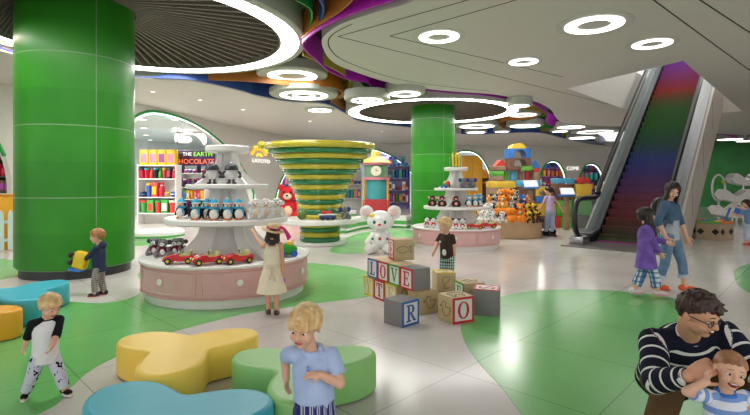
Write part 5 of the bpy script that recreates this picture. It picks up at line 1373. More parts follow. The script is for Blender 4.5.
for rn, r, z, n, sc in rows:
    kk = 0
    for i in range(n):
        a = -PI + (2 * PI) * (i + .5) / n + (0 if rn != 'third' else .2)
        if math.sin(a) > .35 and rn != 'top': continue
        deg = math.degrees(a)
        if rn == 'bottom': kd = 'dog' if deg < -115 else ('pumpkin' if deg < -72 else 'bee')
        elif rn == 'second': kd = 'dog' if deg < -130 else ('pumpkin' if deg < -100 else ('bear' if deg < -60 else 'bee'))
        elif rn == 'third': kd = ['zebra', 'tiger', 'zebra', 'blue', 'bear'][kk % 5]
        else: kd = ['bear', 'tiger', 'zebra', 'bear', 'tiger'][kk % 5]
        kk += 1
        pr, nm = KINDS[kd]
        p_ = (BIN.x + r * math.cos(a), BIN.y + r * math.sin(a), z - .02)
        cnt[(rn, kd)] = cnt.get((rn, kd), 0) + 1
        place(pr, USED, p_, a + PI / 2 + rnd.uniform(-.4, .4), label='%s %s from the left in the %s row of the bin' % (ORD[cnt[(rn, kd)] - 1], nm, rn), group=GP, sc=sc * (1.0 if kd != 'pumpkin' else .95))

# ---- toys on the hose funnel tray
t = thing('toy_train', 'red blue and white toy boat train on the funnel tray', 'toy train', (FU.x + .28, FU.y - .78, .685), .1)
MB().box((0, 0, .07), (.42, .16, .1), None, .03, 3).build('hull', mat('boat_navy', (40, 60, 130), .35), t)
MB().box((0, 0, .135), (.46, .18, .03), None, .01).build('deck', mat('boat_white', (226, 224, 220), .35), t)
MB().box((-.03, 0, .19), (.26, .12, .08), None, .015).build('cabin', T_RED, t)
MB().cyl((.03, 0, .23), .03, .08, 14).build('funnel', mat('boat_teal', (40, 150, 150), .4), t)
for x in (-.13, .0, .13): MB().cyl((0, 0, -.09), .04, .18, 16, T((x, 0, .04)) @ Rx(PI / 2)).build('wheel', T_BLACK, t)
t = thing('yarn_ball', 'olive ball of ribbon at the left of the funnel tray', 'toy ball', (FU.x - .36, FU.y - .78, .685))
mb = MB()
for k in range(9):
    R_ = Matrix.Rotation(k * 1.1, 4, 'X') @ Matrix.Rotation(k * .8, 4, 'Y')
    mb.tube([R_ @ V((.095 * math.cos(a), .095 * math.sin(a), 0)) for a in [2 * PI * q / 20 for q in range(20)]], .024, 6, True, T((0, 0, .12)))
mb.build('ribbon', mat('yarn_olive', (98, 120, 50), .5), t)
dup(ep, (FU.x + .68, FU.y - .55, .685), .5, 'grey elephant plush at the right end of the funnel tray', 'grey elephant plush toys', 1.15)

# ---- white bear statue
b0 = F(380.5, 254.5); M_GLW = mat('gloss_white', (226, 224, 222), .15, coat=.5)
t = thing('bear_statue', 'big glossy white toy bear statue with round ears in front of the tower', 'statue', (b0.x, b0.y + .28, 0), RAD(-4), None, .80)
mb = MB().ell((0, 0, .40), (.27, .23, .30)).cap((-.22, 0, .52), (-.36, -.10, .30), .085, .085).cap((.22, 0, .52), (.36, -.10, .30), .085, .085)
mb.cap((-.16, -.05, .14), (-.29, -.32, .12), .13, .12).cap((.16, -.05, .14), (.29, -.32, .12), .13, .12).ell((-.30, -.38, .16), (.12, .07, .16)).ell((.30, -.38, .16), (.12, .07, .16))
link_mesh('body', remesh(mb, .02, 3), M_GLW, t)
hd_ = MB().ell((0, -.03, .92), (.40, .33, .30)).ell((0, -.25, .82), (.22, .17, .14))
link_mesh('head', remesh(hd_, .02, 3), M_GLW, t)
for sd in (1, -1):
    e = MB().ell((.40 * sd, .0, 1.16), (.20, .09, .20), None, 24, 14, Matrix.Rotation(.25 * sd, 3, 'Y')).build('ear', M_GLW, t)
    MB().ell((.40 * sd, -.07, 1.16), (.12, .035, .12), None, 20, 10, Matrix.Rotation(.25 * sd, 3, 'Y')).build('ear_lining', mat('ear_blush', (220, 190, 186), .3), e)
    MB().ell((.15 * sd, -.365, .90), (.04, .02, .055), None, 12, 8).build('eye', mat('statue_green', (20, 110, 80), .2), t)
    MB().ell((.21 * sd, -.2, .42), (.035, .03, .035), None, 10, 8).build('button', mat('statue_green', (0, 0, 0)), t)
MB().ell((0, -.42, .84), (.05, .03, .035), None, 12, 8).build('nose', mat('statue_red', (196, 30, 44), .2), t)
MB().ell((0, -.225, .42), (.045, .03, .045), None, 10, 8).build('button', mat('statue_red', (0, 0, 0)), t)
MB().ell((-.22, -.26, 1.08), (.09, .03, .05), None, 12, 8).build('spot', mat('statue_yellow', (232, 214, 60), .3), t)
MB().lathe([(.36, 1.03), (.37, 1.06), (.33, 1.10)], 36, T((0, .02, 0)), False, 1, .82).build('head_band', mat('statue_red', (0, 0, 0)), t)

# ---- clock tower toy house
tp = P(376, 200, 18.0)
t = thing('clock_tower', 'toy clock tower with a yellow cone roof and pink clock storey', 'toy tower', (tp.x, 18.0, 0))
MB().box((0, 0, .5), (1.0, .8, 1.0), None, .04).build('base', mat('tower_red', (172, 44, 50), .4), t)
MB().cyl((0, 0, 1.0), .42, .75, 24).build('shaft', mat('tower_teal', (70, 150, 160), .3), t)
MB().cyl((0, 0, 1.72), .52, .09, 32).cyl((0, 0, 2.28), .54, .10, 32).build('cornice', mat('tower_pink', (206, 120, 140), .4), t)
MB().cyl((0, 0, 1.8), .45, .5, 8).build('clock_storey', mat('tower_green', (110, 150, 120), .4), t)
MB().cyl((0, 0, 0), .19, .05, 24, T((.0, -.42, 2.05)) @ Rx(PI / 2)).build('clock_face', mat('clock_cream', (230, 220, 200), .4), t)
MB().box((0, -.475, 2.09), (.02, .01, .12)).box((.04, -.475, 2.05), (.1, .01, .02)).build('clock_hands', mat('clock_dark', (40, 36, 40), .4), t)
MB().lathe([(.60, 2.36), (.5, 2.44), (.2, 2.60), (.19, 2.74), (.14, 2.80), (1e-4, 2.81)], 32).build('roof', mat('tower_yellow', (216, 176, 80), .4), t)
for k in range(4):
    a = k * PI / 2 + PI / 4; MB().cyl((.62 * math.cos(a), .5 * math.sin(a), .0), .05, 1.72, 12).build('pillar', mat('tower_amber', (206, 140, 60), .4), t)

# ---- toy block tower
TBY = 16.9; SCB = TBY / FPX
BC = {'blue': mat('foam_blue', (50, 116, 196), .45), 'red': mat('foam_red', (206, 62, 50), .45), 'green': mat('foam_green', (104, 176, 66), .45), 'yellow': mat('foam_yellow', (222, 184, 60), .45), 'tan': mat('foam_tan', (150, 120, 96), .5, var=.1), 'brown': mat('foam_brown', (112, 78, 62), .5, var=.1), 'cyan': mat('foam_cyan', (80, 170, 210), .45), 'orange': mat('foam_orange', (226, 130, 50), .45)}
def big(px0, py0, px1, py1, kind, colr, label, dep=.62, dy=0.0):
    a = P(px0, py1, TBY); b = P(px1, py0, TBY); w_ = b.x - a.x; h_ = b.z - a.z; cx = (a.x + b.x) / 2; z0 = a.z
    t = thing('foam_block', label, 'building block', (cx, TBY + dep / 2 + dy, z0), 0, 'big foam building blocks in the toy tower')
    Mx = Matrix(((1, 0, 0, 0), (0, 0, -1, 0), (0, 1, 0, 0), (0, 0, 0, 1)))
    mb = MB(); d = dep / 2
    if kind == 'box': mb.box((0, 0, h_ / 2), (w_, dep, h_), None, .02)
    elif kind == 'cyl': mb.cyl((0, 0, 0), w_ / 2, h_, 28, None, None, .015)
    elif kind == 'wedge': mb.prism([(-w_ / 2, 0), (w_ / 2, 0), (0, h_)], -d, d, Mx)
    elif kind == 'dome': mb.prism([(w_ / 2 * math.cos(PI * k / 20), h_ * math.sin(PI * k / 20)) for k in range(21)], -d, d, Mx)
    elif kind == 'arch':
        r = w_ * .3
        mb.prism([(-w_ / 2, 0), (-w_ / 2, h_), (w_ / 2, h_), (w_ / 2, 0)] + [(r, 0)] + [(r * math.cos(PI * k / 16), min(h_ * .86, h_ * .12 + r * math.sin(PI * k / 16) * 1.15)) for k in range(17)] + [(-r, 0)], -d, d, Mx)
    mb.build('block_body', BC[colr], t)
B_ = big
B_(512, 143, 526, 148.5, 'dome', 'yellow', 'yellow half-round block crowning the foam block tower')
B_(509, 148.5, 531, 158, 'arch', 'blue', 'blue arch block under the yellow half-round block')
B_(510, 158, 531, 166, 'arch', 'brown', 'brown arch block under the blue arch block')
B_(500, 158.5, 513, 166, 'wedge', 'red', 'red wedge roof block left of the brown arch', .62, .62)
B_(532, 160, 540, 168, 'wedge', 'blue', 'small blue wedge block at the right shoulder of the tower')
B_(493, 166, 506, 170.5, 'box', 'tan', 'tan slab block at the left shoulder of the tower')
B_(507, 166, 521, 170.5, 'box', 'brown', 'dark brown slab block left of centre in the tower')
B_(521.5, 166, 533, 170.5, 'box', 'green', 'green slab block right of centre in the tower')
B_(533.5, 168, 540, 172, 'box', 'red', 'small red block under the small blue wedge')
B_(493, 171, 504, 176, 'box', 'green', 'left green block in the tower')
B_(505, 171, 511, 180, 'cyl', 'green', 'green round pillar block in the tower')
B_(512, 171, 519, 180, 'cyl', 'cyan', 'light blue round pillar block in the tower')
B_(520, 171, 526, 180, 'cyl', 'tan', 'tan round pillar block in the tower')
B_(527, 171, 533, 180, 'cyl', 'red', 'red round pillar block in the tower')
B_(534, 172.5, 540, 180, 'box', 'tan', 'tan upright block at the right end of the pillar row')
B_(493, 176.5, 504, 181, 'box', 'tan', 'tan block under the left green block')
B_(490, 181, 516, 188, 'box', 'yellow', 'long yellow block behind the plush pile')
B_(516.5, 180.5, 541, 186, 'box', 'cyan', 'long light blue block under the pillar row')
B_(536, 187, 550, 196, 'arch', 'yellow', 'yellow arch block left of the skating girl')
B_(517, 186.5, 535, 200, 'box', 'brown', 'large brown block behind the plush pile')
B_(535.5, 196.5, 556, 203, 'box', 'blue', 'blue slab block beside the head of the skating girl')
B_(536, 203.5, 556, 216, 'box', 'yellow', 'amber block behind the skating girl')
B_(490, 188.5, 516, 232, 'box', 'tan', 'tall tan base block behind the wooden bin')
B_(517, 200.5, 535, 232, 'box', 'orange', 'tall orange base block behind the wooden bin')
B_(536, 216.5, 548, 231, 'box', 'brown', 'brown base block beside the skating girl')
B_(548.5, 216.5, 561, 231, 'box', 'red', 'red base block behind the skating girl')
B_(557, 184, 572, 200, 'box', 'brown', 'brown block under the far blue arch block')
B_(557, 200.5, 572, 216, 'box', 'green', 'green block beside the blue kiosk')
B_(561.5, 216.5, 573, 231, 'box', 'green', 'dark green base block beside the blue kiosk')
B_(557, 178, 575, 183.5, 'box', 'cyan', 'light blue slab topping the right wing of the tower')
B_(576, 184, 592, 199, 'box', 'yellow', 'yellow block seen through the escalator glass')
B_(578, 178, 590, 183.5, 'box', 'red', 'red slab seen through the escalator glass')
B_(576, 199.5, 592, 215, 'box', 'green', 'pale green block seen through the escalator glass')
B_(574, 215.5, 592, 231, 'box', 'brown', 'brown base block seen through the escalator glass')
# ---- tilted screens on blue stands
def kiosk(px, py, yb, d, label):
    top = P(px, py, d); t = thing('info_kiosk', label, 'info kiosk', (top.x, d, 0), 0, 'kiosks with tilted screens')
    h_ = top.z
    MB().box((0, .05, (h_ - .12) / 2), (.16, .16, h_ - .12), None, .02).build('post', BC['tan'], t)
    MB().box((0, 0, h_ - .10), (.50, .34, .06), Matrix.Identity(4), .015).build('shelf', BC['blue'], t)
    m_ = T((0, -.03, h_ + .04)) @ Rx(RAD(50))
    MB().box((0, 0, 0), (.48, .30, .03), m_, .01).build('screen_case', M_WHITE, t)
    MB().box((0, 0, .017), (.42, .25, .006), m_).build('screen', emitter('screen_pale', (224, 228, 230), .9), t)
kiosk(530.5, 185, 230, 16.3, 'kiosk with a pale tilted screen behind the plush pile')
kiosk(567, 192.5, 240, 16.2, 'kiosk with a pale tilted screen beside the escalator handrail')
# ================================================================== shop interiors, signs, far right
def text(body, size, m, M, name='lettering', parent=None, ext=.01, track=1.0):
    cu = bpy.data.curves.new('txt', 'FONT'); cu.body = body; cu.size = size; cu.extrude = ext; cu.align_x = 'CENTER'; cu.align_y = 'CENTER'; cu.space_character = track
    o = bpy.data.objects.new('txt', cu); COL.objects.link(o)
    dg = bpy.context.evaluated_depsgraph_get(); dg.update()
    me = bpy.data.meshes.new_from_object(o.evaluated_get(dg)); bpy.data.objects.remove(o)
    me.transform(M); return link_mesh(name, me, m, parent)
FX = Rx(PI / 2)
# chocolate sign
c = P(194.5, 158, 19.2); W_, H_ = 1.66, .62
t = thing('shop_sign', 'purple sign reading THE EARTH CHOCOLATE inside the left arch', 'sign', (c.x, c.y, c.z))
MB().box((0, 0, 0), (W_, .08, H_), None, .01).build('panel', mat('sign_purple', (60, 22, 84), .4), t)
E_S = lambda n, col: mat(n, col, .4, emit=.6)
text('THE', .20, E_S('sign_white', (240, 240, 240)), T((-.28, -.045, .15)) @ FX, 'lettering', t)
text('EARTH', .25, E_S('sign_lime', (140, 220, 40)), T((.36, -.045, .15)) @ FX, 'lettering', t)
text('CHOCOLATE', .27, E_S('sign_orange', (250, 110, 40)), T((.0, -.045, -.15)) @ FX, 'lettering', t, track=1.02)
for sx in (-.7, .7): MB().cyl((sx, 0, .30), .012, 3.86 - c.z - .30, 8).build('hanger', M_STEEL, t)
q = P(190, 136, 21.0)
t = thing('hanging_ornament', 'pale pink crescent ornament hanging from the shop ceiling above the chocolate sign', 'ornament', q)
pts = catmull([(-.62, 0, -.28), (-.5, 0, .05), (-.15, 0, .28), (.3, 0, .2), (.58, 0, -.12), (.66, 0, -.42)], 5)
n_ = len(pts); k = NB('ornament_mesh', .5); vn = k.n('ShaderNodeTexVoronoi'); vn.inputs['Scale'].default_value = 14; k.l(k.coord(), vn.inputs['Vector'])
k.base(k.ramp(vn.outputs['Distance'], [(.15, (232, 214, 212)), (.6, (176, 160, 164))]))
MB().tube(pts, [.03 + .17 * math.sin(PI * min(1, (i + .5) / n_)) for i in range(n_)], 12).build('crescent', k.m, t)
MB().ell((-.25, 0, -.18), (.34, .16, .16)).build('body', M_WHITE, t)
for sx in (-.3, .35): MB().cyl((sx, 0, .15), .008, 3.86 - q.z - .15, 6).build('hanger', M_STEEL, t)
# sun logo on the white wall
def wall_at(px):
    return min(WALLP, key=lambda q: abs(375 + FPX * q.x / q.y - px))
def wall_M(px, py, gap=.03):
    q = wall_at(px); i = WALLP.index(q); d = WALLP[i + 1] - WALLP[i - 1]; n = V((d.y, -d.x, 0)).normalized()
    z = CAMH - (py - HOR) / FPX * q.y; p_ = q + n * gap
    X = d.normalized(); Z = V((0, 0, 1)); Y = Z.cross(X)
    return basis(X, Y, Z, V((p_.x, p_.y, z))), q.y
M_, d_ = wall_M(258.5, 156.5); u = d_ / FPX
t = thing('wall_logo', 'orange sun logo with white lettering on the wall beside the left arch', 'sign', M_.translation, math.atan2(M_[1][0], M_[0][0]))
ob = MB(); 
Mf = FX
t.scale = (1.55, 1, 1)
for s_ in arc(0, 0, u * 7.0, u * 6.4, u * 9.6, u * 8.4, RAD(12), RAD(172), 22): ob.prism(s_, 0, .03, Mf)
ob.build('sun_arc', mat('logo_orange', (250, 176, 40), .4, emit=.8), t)
ob = MB()
for s_ in arc(0, 0, u * 10.2, u * 9.2, u * 12.4, u * 10.6, RAD(30), RAD(120), 14): ob.prism(s_, 0, .03, Mf)
for s_ in arc(0, 0, u * 1.6, u * 1.2, u * 3.4, u * 3.2, RAD(0), RAD(180), 10): ob.prism(s_, 0, .03, Mf)
ob.build('sun_ray', mat('logo_yellow', (246, 220, 60), .4, emit=.8), t)
text('LATOTO', u * 5.2, mat('logo_white', (244, 242, 236), .4, emit=.7), T((u * 2.2, -.02, -u * 4.6)) @ FX, 'lettering', t)
M_, d_ = wall_M(573, 168.5); u = d_ / FPX
t = thing('wall_lettering', 'small white lettering on the wall between the two far arches', 'sign', M_.translation, math.atan2(M_[1][0], M_[0][0]))
text('COME', u * 4.8, mat('logo_white', (0, 0, 0)), T((0, -.02, 0)) @ FX, 'lettering', t)

# ---- shop shelves and their goods
GC = [(226, 70, 60), (238, 190, 50), (70, 160, 70), (60, 100, 190), (150, 60, 150), (236, 130, 160), (240, 236, 226), (40, 44, 60), (232, 130, 50), (60, 180, 190), (200, 40, 70), (110, 70, 50)]
GM = [mat('goods_%s' % n, c, .45) for n, c in zip(('red', 'yellow', 'green', 'blue', 'violet', 'pink', 'white', 'black', 'orange', 'cyan', 'crimson', 'cocoa'), GC)]
GN = ['red', 'yellow', 'green', 'blue', 'violet', 'pink', 'white', 'black', 'orange', 'cyan', 'crimson', 'cocoa']
def carton(m, m2):
    t = thing('toy_carton', '', 'box'); MB().box((0, 0, .5), (1, .7, 1), None, .03).build('box_body', m, t)
    MB().box((0, -.355, .45), (.7, .02, .55)).build('window_label', m2, t); return t
def sack(m, m2):
    t = thing('sweet_bag', '', 'bag'); MB().lathe([(.42, 0), (.5, .2), (.46, .6), (.22, .8), (.3, 1.0)], 16, None, True, 1, .7).build('bag_body', m, t)
    MB().lathe([(.24, .76), (.25, .8), (.24, .84)], 14, None, False, 1, .72).build('tie', m2, t); return t
def tub(m, m2):
    t = thing('sweet_tub', '', 'tub'); MB().cyl((0, 0, 0), .38, .8, 20, None, .46).build('tub_body', m, t); MB().cyl((0, 0, .8), .5, .16, 20, None, None, .03).build('lid', m2, t); return t
def ballp(m, m2):
    t = thing('toy_ball', '', 'ball'); MB().ell((0, 0, .5), (.5, .45, .5), None, 16, 10).build('ball_skin', m, t); MB().lathe([(.505, .42), (.505, .58)], 24, None, False, 1, .9).build('ball_band', m2, t); return t
PROTO = {}
def proto(kind, ci, cj):
    key = (kind, ci, cj)
    if key not in PROTO: PROTO[key] = {'box': carton, 'bag': sack, 'tub': tub, 'ball': ballp}[kind](GM[ci], GM[cj])
    return PROTO[key]
rnd = random.Random(11)
NMK = {'box': 'toy carton', 'bag': 'sweet bag', 'tub': 'sweet tub', 'ball': 'toy ball'}
def shelf_unit(px0, px1, ys, d, label, where, items, dep=.5, rz=0.0, tint=None, yb=None, back=True, sizes=None):
    """ys: picture rows of the boards at depth d; items[i]: list of kinds for the row standing on board i"""
    a = P(px0, 183, d); b = P(px1, 183, d); w_ = b.x - a.x; cx = (a.x + b.x) / 2
    t = thing('shop_shelf', label, 'shelf unit', (cx, d, 0), rz)
    zs = [CAMH - (y - HOR) / FPX * d for y in ys]; zs = [z for z in zs if z > .12]; items = items[:len(zs)]
    top = zs[0] + .02
    m_ = tint or M_WHITE
    for sx in (-1, 1): MB().box((sx * (w_ / 2 - .02), dep / 2, top / 2), (.04, dep, top)).build('upright', m_, t)
    if back: MB().box((0, dep - .01, top / 2), (w_, .03, top)).build('back_panel', m_, t)
    for z in zs: MB().box((0, dep / 2, z - .02), (w_ - .04, dep, .04)).build('board', m_, t)
    for i, row in enumerate(items):
        z = zs[i]; n = len(row)
        gapz = (zs[i - 1] - zs[i] - .06) if i else (sizes or .6)
        for j, (kd, ci, cj) in enumerate(row):
            w1 = (w_ - .12) / n; hgt = min(gapz * .9, w1 * 2.4) if i else gapz
            x = -w_ / 2 + .06 + (j + .5) * w1
            p_ = V((x, dep * .4, z + .001)); p_.rotate(Matrix.Rotation(rz, 3, 'Z')); p_ += V((cx, d, 0))
            o = place(proto(kd, ci, cj), USED, p_, rz, label='%s %s, %s from the left on the %s board of %s' % (GN[ci], NMK[kd], ORD[j], ('top', 'second', 'third', 'fourth', 'lowest')[i], where), group='goods on ' + where)
            o.scale = (w1 * .92, dep * .9, hgt if kd != 'ball' else min(hgt, w1 * .92))
    return t
def rrow(n, kinds, cols):
    return [(kinds[rnd.randrange(len(kinds))], cols[rnd.randrange(len(cols))], rnd.randrange(12)) for _ in range(n)]
shelf_unit(137, 176, [165, 178.5, 197, 213, 226], 18.4, 'white shop shelf of sweets and cartons inside the left arch', 'the sweet shelf', [[('box', 1, 5), ('box', 1, 5), ('box', 1, 4), ('box', 1, 5)], rrow(8, ['bag', 'tub', 'box'], [2, 0, 5, 2, 10, 7]), [('ball', 7, 3), ('tub', 3, 1), ('box', 0, 1), ('bag', 10, 6), ('ball', 1, 3), ('ball', 3, 6)], [('tub', 2, 0), ('box', 2, 0), ('tub', 0, 2), ('box', 2, 6), ('tub', 0, 6)], [('bag', 10, 0), ('bag', 0, 10), ('bag', 10, 6), ('bag', 0, 6)]], .55, sizes=.6)
shelf_unit(177, 205, [173, 187, 199, 212], 19.6, 'shelf of dark and violet sweets under the chocolate sign', 'the violet shelf', [rrow(6, ['ball', 'bag'], [4, 7, 10, 4]), rrow(7, ['box', 'ball', 'tub'], [4, 3, 7, 10]), rrow(7, ['box', 'tub'], [3, 2, 0, 1]), rrow(6, ['box', 'bag'], [4, 7, 2])], .5, sizes=.5)
shelf_unit(206, 243, [176, 190, 205], 20.2, 'white shelf of mixed sweets deep inside the left arch', 'the deep shelf', [rrow(7, ['box', 'tub'], [4, 0, 5, 7]), rrow(7, ['box', 'tub', 'ball'], [3, 4, 0, 1]), rrow(7, ['bag', 'tub'], [2, 0, 8])], .5, sizes=.4)
DK = mat('shelf_slate', (70, 78, 96), .5)
shelf_unit(270, 302, [172, 186, 200, 214], 27.5, 'slate shelf of blue boxes behind the hose funnel at the left', 'the slate shelf', [rrow(7, ['box', 'tub'], [3, 7, 9, 3]), rrow(7, ['box'], [3, 9, 7, 6]), rrow(7, ['box', 'ball'], [3, 9, 1]), rrow(7, ['box', 'tub'], [3, 7, 9])], .6, tint=DK, sizes=.55)
shelf_unit(338, 362, [170, 184, 198, 212], 29.5, 'shelf of orange and violet toys left of the clock tower', 'the orange shelf', [rrow(6, ['box', 'ball'], [8, 0, 4]), rrow(6, ['box', 'ball', 'tub'], [0, 8, 1, 3]), rrow(6, ['box', 'tub'], [9, 8, 3]), rrow(6, ['box'], [4, 5, 9])], .6, sizes=.6)
shelf_unit(384, 410, [166, 178, 190, 202, 214], 29.5, 'shelf of blue and mixed toys right of the clock tower', 'the blue shelf', [rrow(6, ['ball', 'box'], [3, 9, 3]), rrow(7, ['ball', 'box', 'tub'], [3, 3, 9, 6]), rrow(7, ['box', 'ball'], [3, 0, 5, 6]), rrow(7, ['box', 'tub'], [5, 10, 2, 6]), rrow(7, ['box', 'tub'], [4, 5, 3])], .6, tint=mat('shelf_lilac', (150, 140, 190), .5), sizes=.6)
shelf_unit(482, 497, [178, 192, 206, 218], 33.2, 'brown shelf of toys deep inside the narrow orange arch', 'the brown shelf', [rrow(3, ['box'], [11, 8, 1]), rrow(3, ['box', 'tub'], [11, 0, 8]), rrow(3, ['box'], [2, 8, 11]), rrow(3, ['box'], [11, 1, 8])], .6, tint=BC['brown'], sizes=.6)
t = thing('orange_cabinet', 'tall orange cabinet inside the narrow arch behind the farther display', 'cabinet', (P(471, 183, 33.6).x, 33.4, 0))
MB().box((0, 0, 1.75), (1.4, .6, 3.5), None, .03).build('body', mat('cabinet_orange', (226, 150, 30), .4), t)
for sx in (-.35, .35):
    dd_ = MB().box((sx, -.31, 1.75), (.64, .03, 3.3), None, .01).build('door', mat('cabinet_orange2', (236, 166, 40), .4), t); MB().box((sx * .3, -.335, 1.6), (.03, .03, .3), None, .008).build('handle', M_STEEL, dd_)
shelf_unit(538, 569, [168, 176, 186, 196, 206], 34.0, 'shelf of pink and violet goods inside the left far arch', 'the pink shelf', [[('box', 3, 9), ('box', 3, 7), ('box', 8, 0)], rrow(7, ['box', 'tub'], [8, 1, 4, 5]), rrow(7, ['tub', 'box', 'ball'], [5, 4, 6, 10]), rrow(7, ['box', 'ball'], [5, 4, 1]), rrow(7, ['box'], [0, 3, 5])], .6, tint=mat('shelf_pink', (190, 120, 180), .5), sizes=.55)
shelf_unit(574, 610, [170, 180, 190, 200], 34.2, 'shelf of dark and coloured goods inside the right far arch', 'the dark shelf', [rrow(7, ['box'], [7, 11, 7, 4]), rrow(7, ['box', 'tub'], [7, 4, 2, 9]), rrow(7, ['box', 'ball'], [0, 1, 4, 6]), rrow(7, ['box'], [2, 3, 0])], .6, tint=DK, sizes=.5)
o = MB().tube([(1.4 * math.cos(a), .75 * math.sin(a), 0) for a in [2 * PI * k / 48 for k in range(48)]], .06, 8, True).build('oval_light', emitter('oval_blue', (110, 100, 255), 5)); q = at(398, 157.5, 3.55); o.location = q; tag(o, 'violet blue oval ceiling light inside the wide arch behind the funnel', 'ceiling light')
# low plinth and curved benches
pl_ = F(149, 240)
t = thing('low_plinth', 'low white plinth on the floor under the left arch', 'plinth', (pl_.x, pl_.y + .5, 0)); MB().cyl((0, 0, 0), .75, .22, 40, None, None, .02).build('plinth_body', M_WHITE, t); MB().lathe([(.76, .06), (.765, .09), (.76, .12)], 40, None, False).build('green_stripe', mat('stripe_green', (80, 170, 80), .4), t)
def bench(pix, label, w_=.5, h_=.42):
    pts = catmull([(F(*p).x, F(*p).y) for p in pix], 8); t = thing('curved_bench', label, 'bench', (0, 0, 0), 0, 'low white curved benches')
    MB().ribbon(pts, .08, h_, w_).build('seat', M_WHITE, t); MB().ribbon(pts, 0, .08, w_ * .8).build('base', mat('stripe_green', (0, 0, 0)), t)
    MB().ribbon(pts, h_ * .35, h_ * .65, w_ + .02).build('green_band', mat('stripe_green', (0, 0, 0)), t)
bench([(340, 233), (358, 229), (380, 227), (409, 228)], 'low white curved bench with a green band behind the bear statue')
bench([(338, 224), (345, 221), (352, 219.5)], 'short white curved bench with a green band right of the funnel', .4)
# red bear in the arch by the funnel
o = dup(KINDS['bear'][0], (0, 0, 0), mats={'plush_orange': PL_RED}); q = P(289, 213, 20.5); o.location = (q.x, q.y, .0); o.scale = (5.2, 5.2, 5.2); o.name = 'bear_statue'
o['label'] = 'big red bear sitting in the arch left of the hose funnel'; o['category'] = 'statue'; del o['group']
# left edge: yellow counter, picket fence, dark rack
yb = F(2, 251)
t = thing('picket_fence', 'pale blue picket fence at the left picture edge by the yellow counter', 'fence', (yb.x, yb.y - .05, 0), .7)
for k in range(9): MB().prism([(-.05, 0), (.05, 0), (.05, .86), (0, .95), (-.05, .86)], -.012, .012, T((-1.0 + k * .17, 0, .02)) @ FX).build('picket', mat('fence_pale', (190, 214, 206), .5), t)
for z in (.25, .68): MB().box((-.32, .03, z), (1.6, .03, .07)).build('rail', mat('fence_pale', (0, 0, 0)), t)
t = thing('yellow_counter', 'tall yellow counter behind the picket fence at the left edge', 'counter', (yb.x - .25, yb.y + .40, 0), .7)
MB().box((0, 0, .64), (2.6, .3, 1.28), None, .03).build('body', mat('counter_yellow', (232, 168, 30), .4), t); MB().box((0, 0, 1.30), (2.7, .34, .05), None, .01).build('top', mat('counter_amber', (214, 140, 24), .4), t)
shelf_unit(-14, 15, [140, 158, 176, 192], 13.6, 'dark rack of small goods in the arch at the left picture edge', 'the dark rack', [rrow(5, ['box', 'bag'], [11, 7, 0, 1]), rrow(5, ['box', 'tub'], [7, 11, 3]), rrow(5, ['box', 'bag'], [11, 10, 1]), rrow(5, ['box'], [7, 2, 11])], .4, tint=mat('rack_dark', (62, 54, 40), .5), sizes=.5)
# ---- right-hand side: hexagonal box, wavy shelves, toys
hx = F(721, 240.5)
t = thing('hexagonal_toy_box', 'wooden hexagonal box with diamond holes full of blue and red toys', 'toy box', (hx.x, hx.y + .45, 0), .35)
Rr = .55
MB().lathe([(Rr, .0), (Rr, .46), (Rr - .05, .46), (Rr - .05, .05), (1e-4, .05)], 6, None, False).build('hexagon_wall', mat('hex_wood', (172, 150, 120), .5, var=.08), t)
for k in range(6):
    a = (k + .5) * PI / 3; ap = Rr * math.cos(PI / 6)
    for dx in (-.17, .17):
        M = Rz(a) @ T((ap + .002, dx, .24)) @ Ry(PI / 2)
        MB().box((0, 0, 0), (.13, .13, .006), M @ Rz(PI / 4 + .2 * dx)).build('diamond_hole', mat('hole_dark', (36, 30, 26), .8), t)
    MB().box((0, 0, .5), (.05, Rr * .98, .06), Rz(a) @ T((ap - .02, 0, 0))).build('rim_rail', [BC['green'], BC['orange'], BC['blue']][k % 3], t)
for k in range(14):
    a = 2.4 * k; r = .08 + .26 * ((k * .37) % 1); ci = [3, 0, 1, 2][k % 4]
    o = place(proto('ball', ci, (ci + 1) % 4), USED, (hx.x + r * math.cos(a), hx.y + .45 + r * math.sin(a), .36), 0, label='%s %s ball from the rim in the hexagonal toy box' % (ORD[k // 4], GN[ci]), group='balls in the hexagonal box'); o.scale = (.2, .2, .2)
t = thing('toy_spade', 'blue toy spade sticking out of the hexagonal box', 'toy spade', (hx.x + .30, hx.y + .3, .46), 0)
MB().cap((0, 0, 0), (.18, 0, .42), .03, .03).build('shaft', BC['blue'], t); MB().box((.22, 0, .5), (.16, .05, .26), Ry(.4), .03).build('blade', BC['blue'], t)
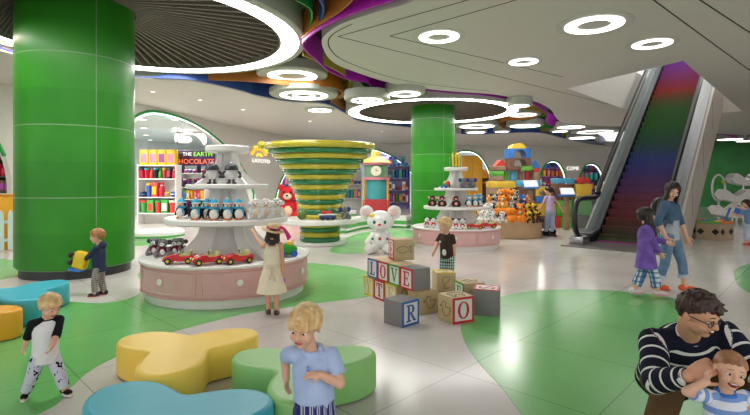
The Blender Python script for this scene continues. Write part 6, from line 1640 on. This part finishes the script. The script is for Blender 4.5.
for i, (y0, x0, x1, lab) in enumerate([(180, 732, 775, 'topmost'), (196.5, 722, 775, 'middle'), (211, 716, 775, 'lowest')]):
    d = 24 - i * 2.5; z = CAMH - (y0 - HOR) / FPX * d; a = P(x0, y0, d); b = P(x1, y0, d)
    t = thing('wavy_shelf', lab + ' white wavy shelf on the green wall at the far right', 'wavy shelf', (a.x, d, 0), 0, 'white wavy shelves at the far right')
    L_ = b.x - a.x
    prof = [(0, z + .1)] + [(L_ * k / 14, z + .18 + .16 * math.sin(k * .9 + i)) for k in range(1, 15)] + [(L_, z - .3), (L_ * .3, z - .28), (.15, z - .15)]
    MB().prism(prof, -.5, 0, FX).build('shelf_body', M_WHITE, t)
    for xx in (.35 * L_, .85 * L_): MB().cyl((xx, .25, 0), .05, z - .2, 12).build('post', M_STEEL, t)
q = P(719, 188, 22.5)
t = thing('toy_figure', 'green and white toy figure in a round frame at the far right', 'toy figure', (q.x, q.y, q.z))
MB().tube([(.3 * math.cos(a), .03, .62 * math.sin(a)) for a in [2 * PI * k / 32 for k in range(32)]], .05, 8, True).build('oval_frame', M_WHITE, t)
MB().ell((0, 0, -.15), (.2, .14, .32)).ell((-.05, 0, .35), (.16, .13, .16)).build('body', PL_GRN, t); MB().ell((.1, -.12, -.3), (.1, .06, .12)).build('belly', PL_WHT, t); MB().ell((.12, -.1, .28), (.1, .06, .06)).build('beak', PL_YEL, t)
MB().cyl((0, .03, -q.z), .05, q.z - .6, 12).build('post', M_STEEL, t)
# green lane floor out there
# ================================================================== light
w = bpy.data.worlds.new('world'); SC.world = w; w.use_nodes = True
bg = w.node_tree.nodes['Background']; bg.inputs['Color'].default_value = (1.0, .98, .95, 1); bg.inputs['Strength'].default_value = .92
def area(loc, size, energy, col=(1, .97, .92), rot=(0, 0, 0), shape='DISK'):
    L = bpy.data.lights.new('lamp', 'AREA'); L.shape = shape; L.size = size; L.energy = energy; L.color = col
    o = bpy.data.objects.new('lamp', L); COL.objects.link(o); o.location = loc; o.rotation_euler = rot; return o
for x, y, e in ((-9.8, 15.5, 230), (-8.2, 21, 230), (-3.5, 31, 100), (3, 33.5, 80), (9.5, 34.5, 70), (14.5, 35.5, 70), (-13, 9.5, 60)):  # fill lamps added inside the shop rooms to brighten them, without fixtures
    area((x, y, 3.75), 2.0, e)
area((22, 28, 4.6), 4, 250)
area((13, 17, 7.5), 4, 120)
SC.view_settings.exposure = .5
